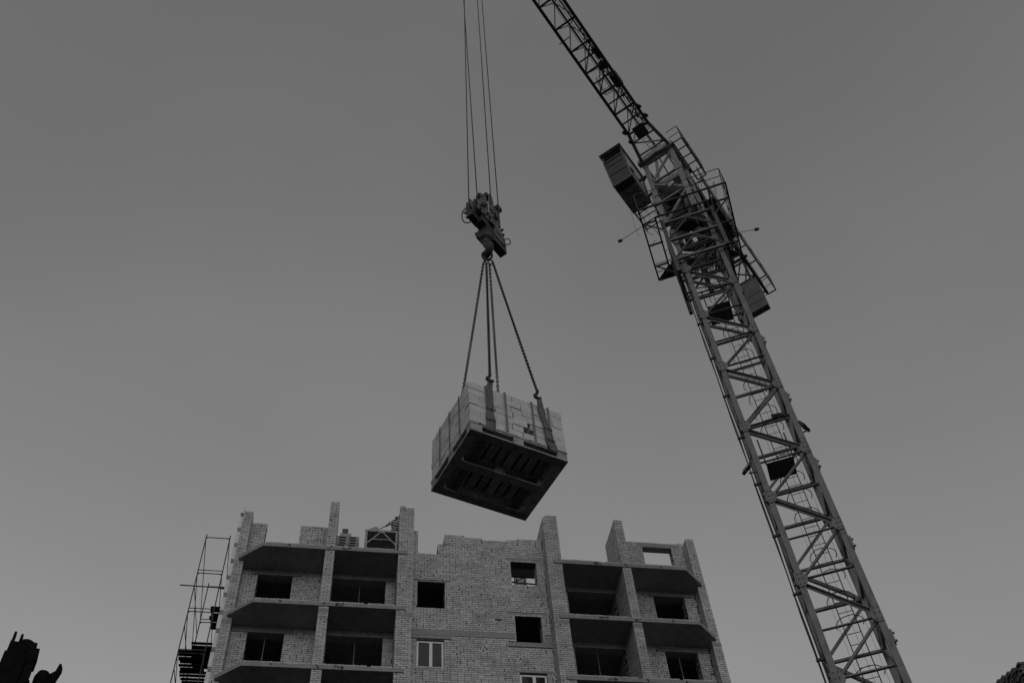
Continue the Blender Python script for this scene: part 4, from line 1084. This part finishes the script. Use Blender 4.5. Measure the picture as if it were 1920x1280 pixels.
# cable run and walkway wire along the right chord and trolley rope
for nn, zz, r_ in ((0.36, 37.12, 0.012), (0.30, 37.16, 0.010), (0.0, 37.3, 0.008), (0.22, 37.02, 0.009)):
    member('jib_cable', J(-1.8, nn, zz), J(-25, nn, zz), r_*2, crane, RAIL, 'tube')
member('jib_rail', J(-2.2, 0.31, 37.03), J(-25, 0.31, 37.03), 0.05, crane, RAIL)
member('jib_rail', J(-2.2, 0.36, 37.55), J(-25, 0.36, 37.55), 0.03, crane, RAIL, 'tube')
# clutter on the inner jib: trolley winch, catenary clamps, lugs
MB().tube([J(-5.2, 0.10, 37.25), J(-5.2, 0.42, 37.25)], 0.17, 16).build('trolley_winch', STEEL, crane)
MB().box(-0.28, 0.28, -0.16, 0.16, 0, 0.3, Matrix.Translation(J(-4.4, 0.36, 37.08)) @ Matrix.Rotation(R(45), 4, 'Z')).build('winch_motor', STEEL, crane)
MB().box(-0.12, 0.35, -0.12, 0.12, 0, 0.2, Matrix.Translation(J(-5.9, 0.36, 37.08)) @ Matrix.Rotation(R(45), 4, 'Z')).build('winch_gearbox', STEEL, crane)
for k in range(26):
    tt = -2.2-k*0.19; MB().box(-0.03, 0.03, -0.03, 0.03, 0, 0.07, Matrix.Translation(J(tt, 0.30+0.06*math.sin(k*2.1), 37.06+0.05*math.sin(k*1.3)))).build('cable_clamp', STEEL, crane)
for tt, nn in ((-2.5, 0.55), (-3.0, 0.53), (-1.85, -0.56), (-2.35, -0.55)):
    MB().box(-0.09, 0.09, -0.05, 0.05, -0.06, 0.06, Matrix.Translation(J(tt, nn, 37.0)) @ Matrix.Rotation(R(20), 4, 'Z')).build('pin_lug', STEEL, crane)
member('wind_vane', J(-7.0, -0.62, 36.95), J(-7.0, -0.1, 37.0), 0.03, crane, STEEL)
# small maintenance basket
bt = MB()
for (ta, tb_) in ((-4.9, -4.3),):
    q = [J(ta, -0.25, 36.75), J(ta, 0.05, 36.75), J(tb_, 0.05, 36.75), J(tb_, -0.25, 36.75)]
    for i in range(4): bt.tube([q[i], q[(i+1) % 4]], 0.016, 5); bt.tube([q[i]+UP*0.5, q[(i+1) % 4]+UP*0.5], 0.012, 5); bt.tube([q[i], q[i]+UP*0.5], 0.012, 5)
bt.build('maintenance_basket', RAIL, crane)
# jib foot
jfo = part('jib_foot', crane, J(-1.4, 0, 37.0))
for sn in (-1, 1): member('foot_leg', J(-2.18, sn*JW, JZ), J(-0.75, sn*0.66, 37.05), 0.13, jfo, PAINT2)
member('foot_tie', J(-2.18, 0, JA), J(-0.1, 0, 38.7), 0.09, jfo, PAINT2)
for tt, ww in ((-1.75, 0.52), (-1.1, 0.6)): member('cross_strut', J(tt, -ww, 37.02), J(tt, ww, 37.02), 0.06, jfo, PAINT2)
member('foot_brace', J(-1.75, -0.52, 37.02), J(-1.1, 0.6, 37.02), 0.045, jfo, PAINT2)
member('foot_brace', J(-1.7, -0.5, 37.05), J(-2.0, 0, 38.0), 0.045, jfo, PAINT2)
MB().prism([J(-2.35, -0.22, 36.93), J(-1.8, -0.22, 36.93), J(-1.8, 0.28, 36.93), J(-2.35, 0.28, 36.93)], (0, 0, 0.03)).build('foot_plate', PAINTD, jfo)
# light ladder seen through the foot
lb = MB()
for nn in (-0.12, 0.15): lb.tube([J(-1.7, nn, 37.15), J(-0.7, nn, 37.6)], 0.012, 5)
for q in range(6): lb.tube([J(-1.7+q*0.19, -0.12, 37.15+q*0.085), J(-1.7+q*0.19, 0.15, 37.15+q*0.085)], 0.008, 5)
lb.build('ladder', RAIL, jfo)

# counter jib
cjo = part('counter_jib', crane, J(4.5, 0, 37.0))
for nn in (-0.55, 0.55): member('counter_beam', J(0.7, nn, 37.0), J(8.35, nn, 37.0), 0.12, cjo, PAINTD, h=0.20)
for q in range(8):
    member('cross_strut', J(1.0+q*1.03, -0.55, 36.98), J(1.0+q*1.03, 0.55, 36.98), 0.07, cjo, PAINTD)
    if q < 7: member('counter_diagonal', J(1.0+q*1.03, -0.55 if q % 2 else 0.55, 36.98), J(2.03+q*1.03, 0.55 if q % 2 else -0.55, 36.98), 0.05, cjo, PAINTD)
for sn in (-1, 1):
    member('walkway_edge', J(1.4, sn*0.95, 36.95), J(8.4, sn*0.95, 36.95), 0.05, cjo, RAIL)
    for q in range(8):
        member('rail_post', J(1.4+q, sn*0.95, 36.95), J(1.4+q, sn*0.95, 38.05), 0.032, cjo, RAIL, 'tube')
        member('walkway_bearer', J(1.4+q, sn*0.55, 36.93), J(1.4+q, sn*0.95, 36.93), 0.045, cjo, RAIL)
    for hh in (0.55, 1.1): member('hand_rail', J(1.4, sn*0.95, 36.95+hh), J(8.4, sn*0.95, 36.95+hh), 0.03, cjo, RAIL, 'tube')
    member('tie_bar', J(0, sn*0.15, 38.85), J(6.6, sn*0.5, 37.1), 0.05, cjo, RAIL)
for hh in (0.0, 0.55, 1.1): member('hand_rail', J(8.4, -0.95, 36.95+hh), J(8.4, 0.95, 36.95+hh), 0.03, cjo, RAIL, 'tube')
for sn in (-1, 1):
    member('counter_top_chord', J(1.0, sn*0.55, 38.0), J(8.2, sn*0.55, 37.6), 0.07, cjo, PAINTD)
    for q in range(7):
        t_ = 1.0+q*1.03
        member('counter_post', J(t_, sn*0.55, 37.05), J(t_, sn*0.55, 37.98-0.055*q), 0.05, cjo, PAINTD)
        member('counter_diagonal', J(t_, sn*0.55, 37.05), J(t_+1.03, sn*0.55, 37.92-0.055*q), 0.045, cjo, PAINTD)
for q in range(9): member('deck_bar', J(1.5+q*0.13, -0.52, 36.99), J(1.5+q*0.13, 0.52, 36.99), 0.02, cjo, RAIL)
for q in range(4): member('jack_strut', Mst(-0.6+0.4*q, -0.85, 29.0+0.2*q), Mst(-0.5+0.3*q, 0.85, 30.6-0.2*q), 0.06, crane, PAINTD)
MB().tube([Mst(0.0, 0.86, 28.9), Mst(0.0, 0.86, 31.2)], 0.09, 12).build('climbing_ram', PAINTD, crane)
# hoist winch on the counter jib
MB().tube([J(4.2, -0.40, 37.45), J(4.2, 0.40, 37.45)], 0.30, 20).build('hoist_drum', STEEL, crane)
MB().box(-0.55, 0.45, -0.35, 0.35, 0, 0.7, Matrix.Translation(J(3.2, 0.25, 37.1)) @ Matrix.Rotation(R(45), 4, 'Z')).build('winch_motor', STEEL, crane)
MB().prism([J(2.6, -0.5, 37.09), J(4.9, -0.5, 37.09), J(4.9, 0.9, 37.09), J(2.6, 0.9, 37.09)], (0, 0, 0.015)).build('winch_deck', STEEL, crane)
# counterweight slabs hanging through the counter jib
for q in range(2):
    ta = 6.0+q*0.165
    for (za, zb_) in (((33.3, 33.78), (33.81, 34.29), (34.32, 35.35)) if q == 0 else ((33.32, 35.3),)):
        MB().prism([J(ta, -0.70, za), J(ta, 0.66, za), J(ta, 0.66, zb_), J(ta, -0.70, zb_)], cd*0.155).build('counterweight_slab', CWT, crane)
    for nn in (-0.45, 0.45): member('weight_hanger', J(ta+0.08, nn, 35.2), J(ta+0.08, nn, 37.0), 0.07, crane, STEEL)
# dark plate at the front of the weights
member('weight_pin', J(5.9, -0.5, 36.9), J(5.9, 0.75, 36.9), 0.1, crane, STEEL)
for q in range(3): member('weight_brace', J(5.95, -0.55+q*0.4, 35.4), J(5.3+q*0.5, 0.5, 36.95), 0.045, crane, STEEL)

# ------------------------------------------------------------------ loader boom at the lower left and brick corner at the lower right
def bm_pt(x, y, z): return Vector((x, y, z))
lo = thing('loader_crane', 'black telescopic loader boom with a sheave wheel at its tip', 'loader crane', (-4.3, 12.0, GROUND))
Bx = Matrix.Translation((-4.22, 12.0, 0)) @ Matrix.Rotation(R(14), 4, 'Z')
def lbx(x0, x1, y0, y1, z0, z1, name, material=BLACK):
    return MB().box(x0, x1, y0, y1, z0, z1, Bx).build(name, material, lo)
lbx(-0.175, 0.10, -0.22, 0.22, GROUND, 8.30, 'outer_boom')
lbx(0.103, 0.20, -0.18, 0.18, GROUND, 8.299, 'boom_rail')
lbx(-0.16, 0.06, -0.16, 0.16, 8.302, 8.50, 'inner_boom')
lbx(0.07, 0.22, -0.15, 0.15, 8.302, 8.46, 'valve_box')
for xx, zz in ((-0.15, 8.72), (-0.06, 8.70)): lbx(xx-0.015, xx+0.015, -0.05, 0.05, 8.502, zz, 'guide_pin')
MB().tube([Bx @ Vector((0.03, -0.05, 8.52)), Bx @ Vector((0.03, 0.05, 8.52))], 0.12, 20).build('sheave', BLACK, lo)
lbx(0.09, 0.16, -0.06, 0.06, 8.462, 8.60, 'sensor_box')
for k in range(6): lbx(0.201, 0.23, -0.1+0.02*k, -0.04+0.02*k, 7.0+k*0.2, 7.08+k*0.2, 'clamp')
MB().tube([Bx @ Vector((0.36, 0.0, GROUND)), Bx @ Vector((0.36, 0.0, 8.14)), Bx @ Vector((0.36, 0, 8.22))], [0.10, 0.10, 0.07], 14).build('ram', BLACK, lo)
MB().prism([Bx @ Vector(p) for p in ((0.43, -0.06, GROUND), (0.50, -0.06, GROUND), (0.51, -0.06, 8.16), (0.54, -0.06, 8.29), (0.535, -0.06, 8.36), (0.51, -0.06, 8.35), (0.49, -0.06, 8.24), (0.43, -0.06, 8.18))], (0, 0.12, 0)).build('hook_bar', BLACK, lo)

nb = thing('brick_tower', 'shade-toned ragged brick corner of a neighbouring unfinished building', 'building', (27, 31, GROUND))
NM = Matrix.Translation((25.85, 29.5, 0)) @ Matrix.Rotation(R(-12), 4, 'Z')
def tower_z(i): return 0
nc = MB().box(0.0, 3.0, 0.06, 3.0, GROUND, 22.1, NM).build('wall', MORTAR, nb)
bb = MB(); rnd = random.Random(5)
z = 19.0; k = 0
while z < 22.75:
    for face in (0, 1):
        u = -0.02 if k % 2 else -0.15
        while u < 3.0:
            l = 0.25
            lim = 22.2+0.33*min(u, 2.0)+rnd.uniform(-0.05, 0.05)
            if z < lim and rnd.random() > 0.05:
                pr_ = rnd.uniform(-0.05, 0.06)
                if face == 0: bb.box(max(u, -0.1), u+l, -0.10-pr_, 0.12, z, z+0.083, NM)
                else: bb.box(-0.10-pr_, 0.12, max(u, -0.1)+0.13, u+l+0.13, z, z+0.083, NM)
            u += l+0.015
    z += 0.097; k += 1
bb.build('brick', SHADEBRICK, nb, kind='stuff')
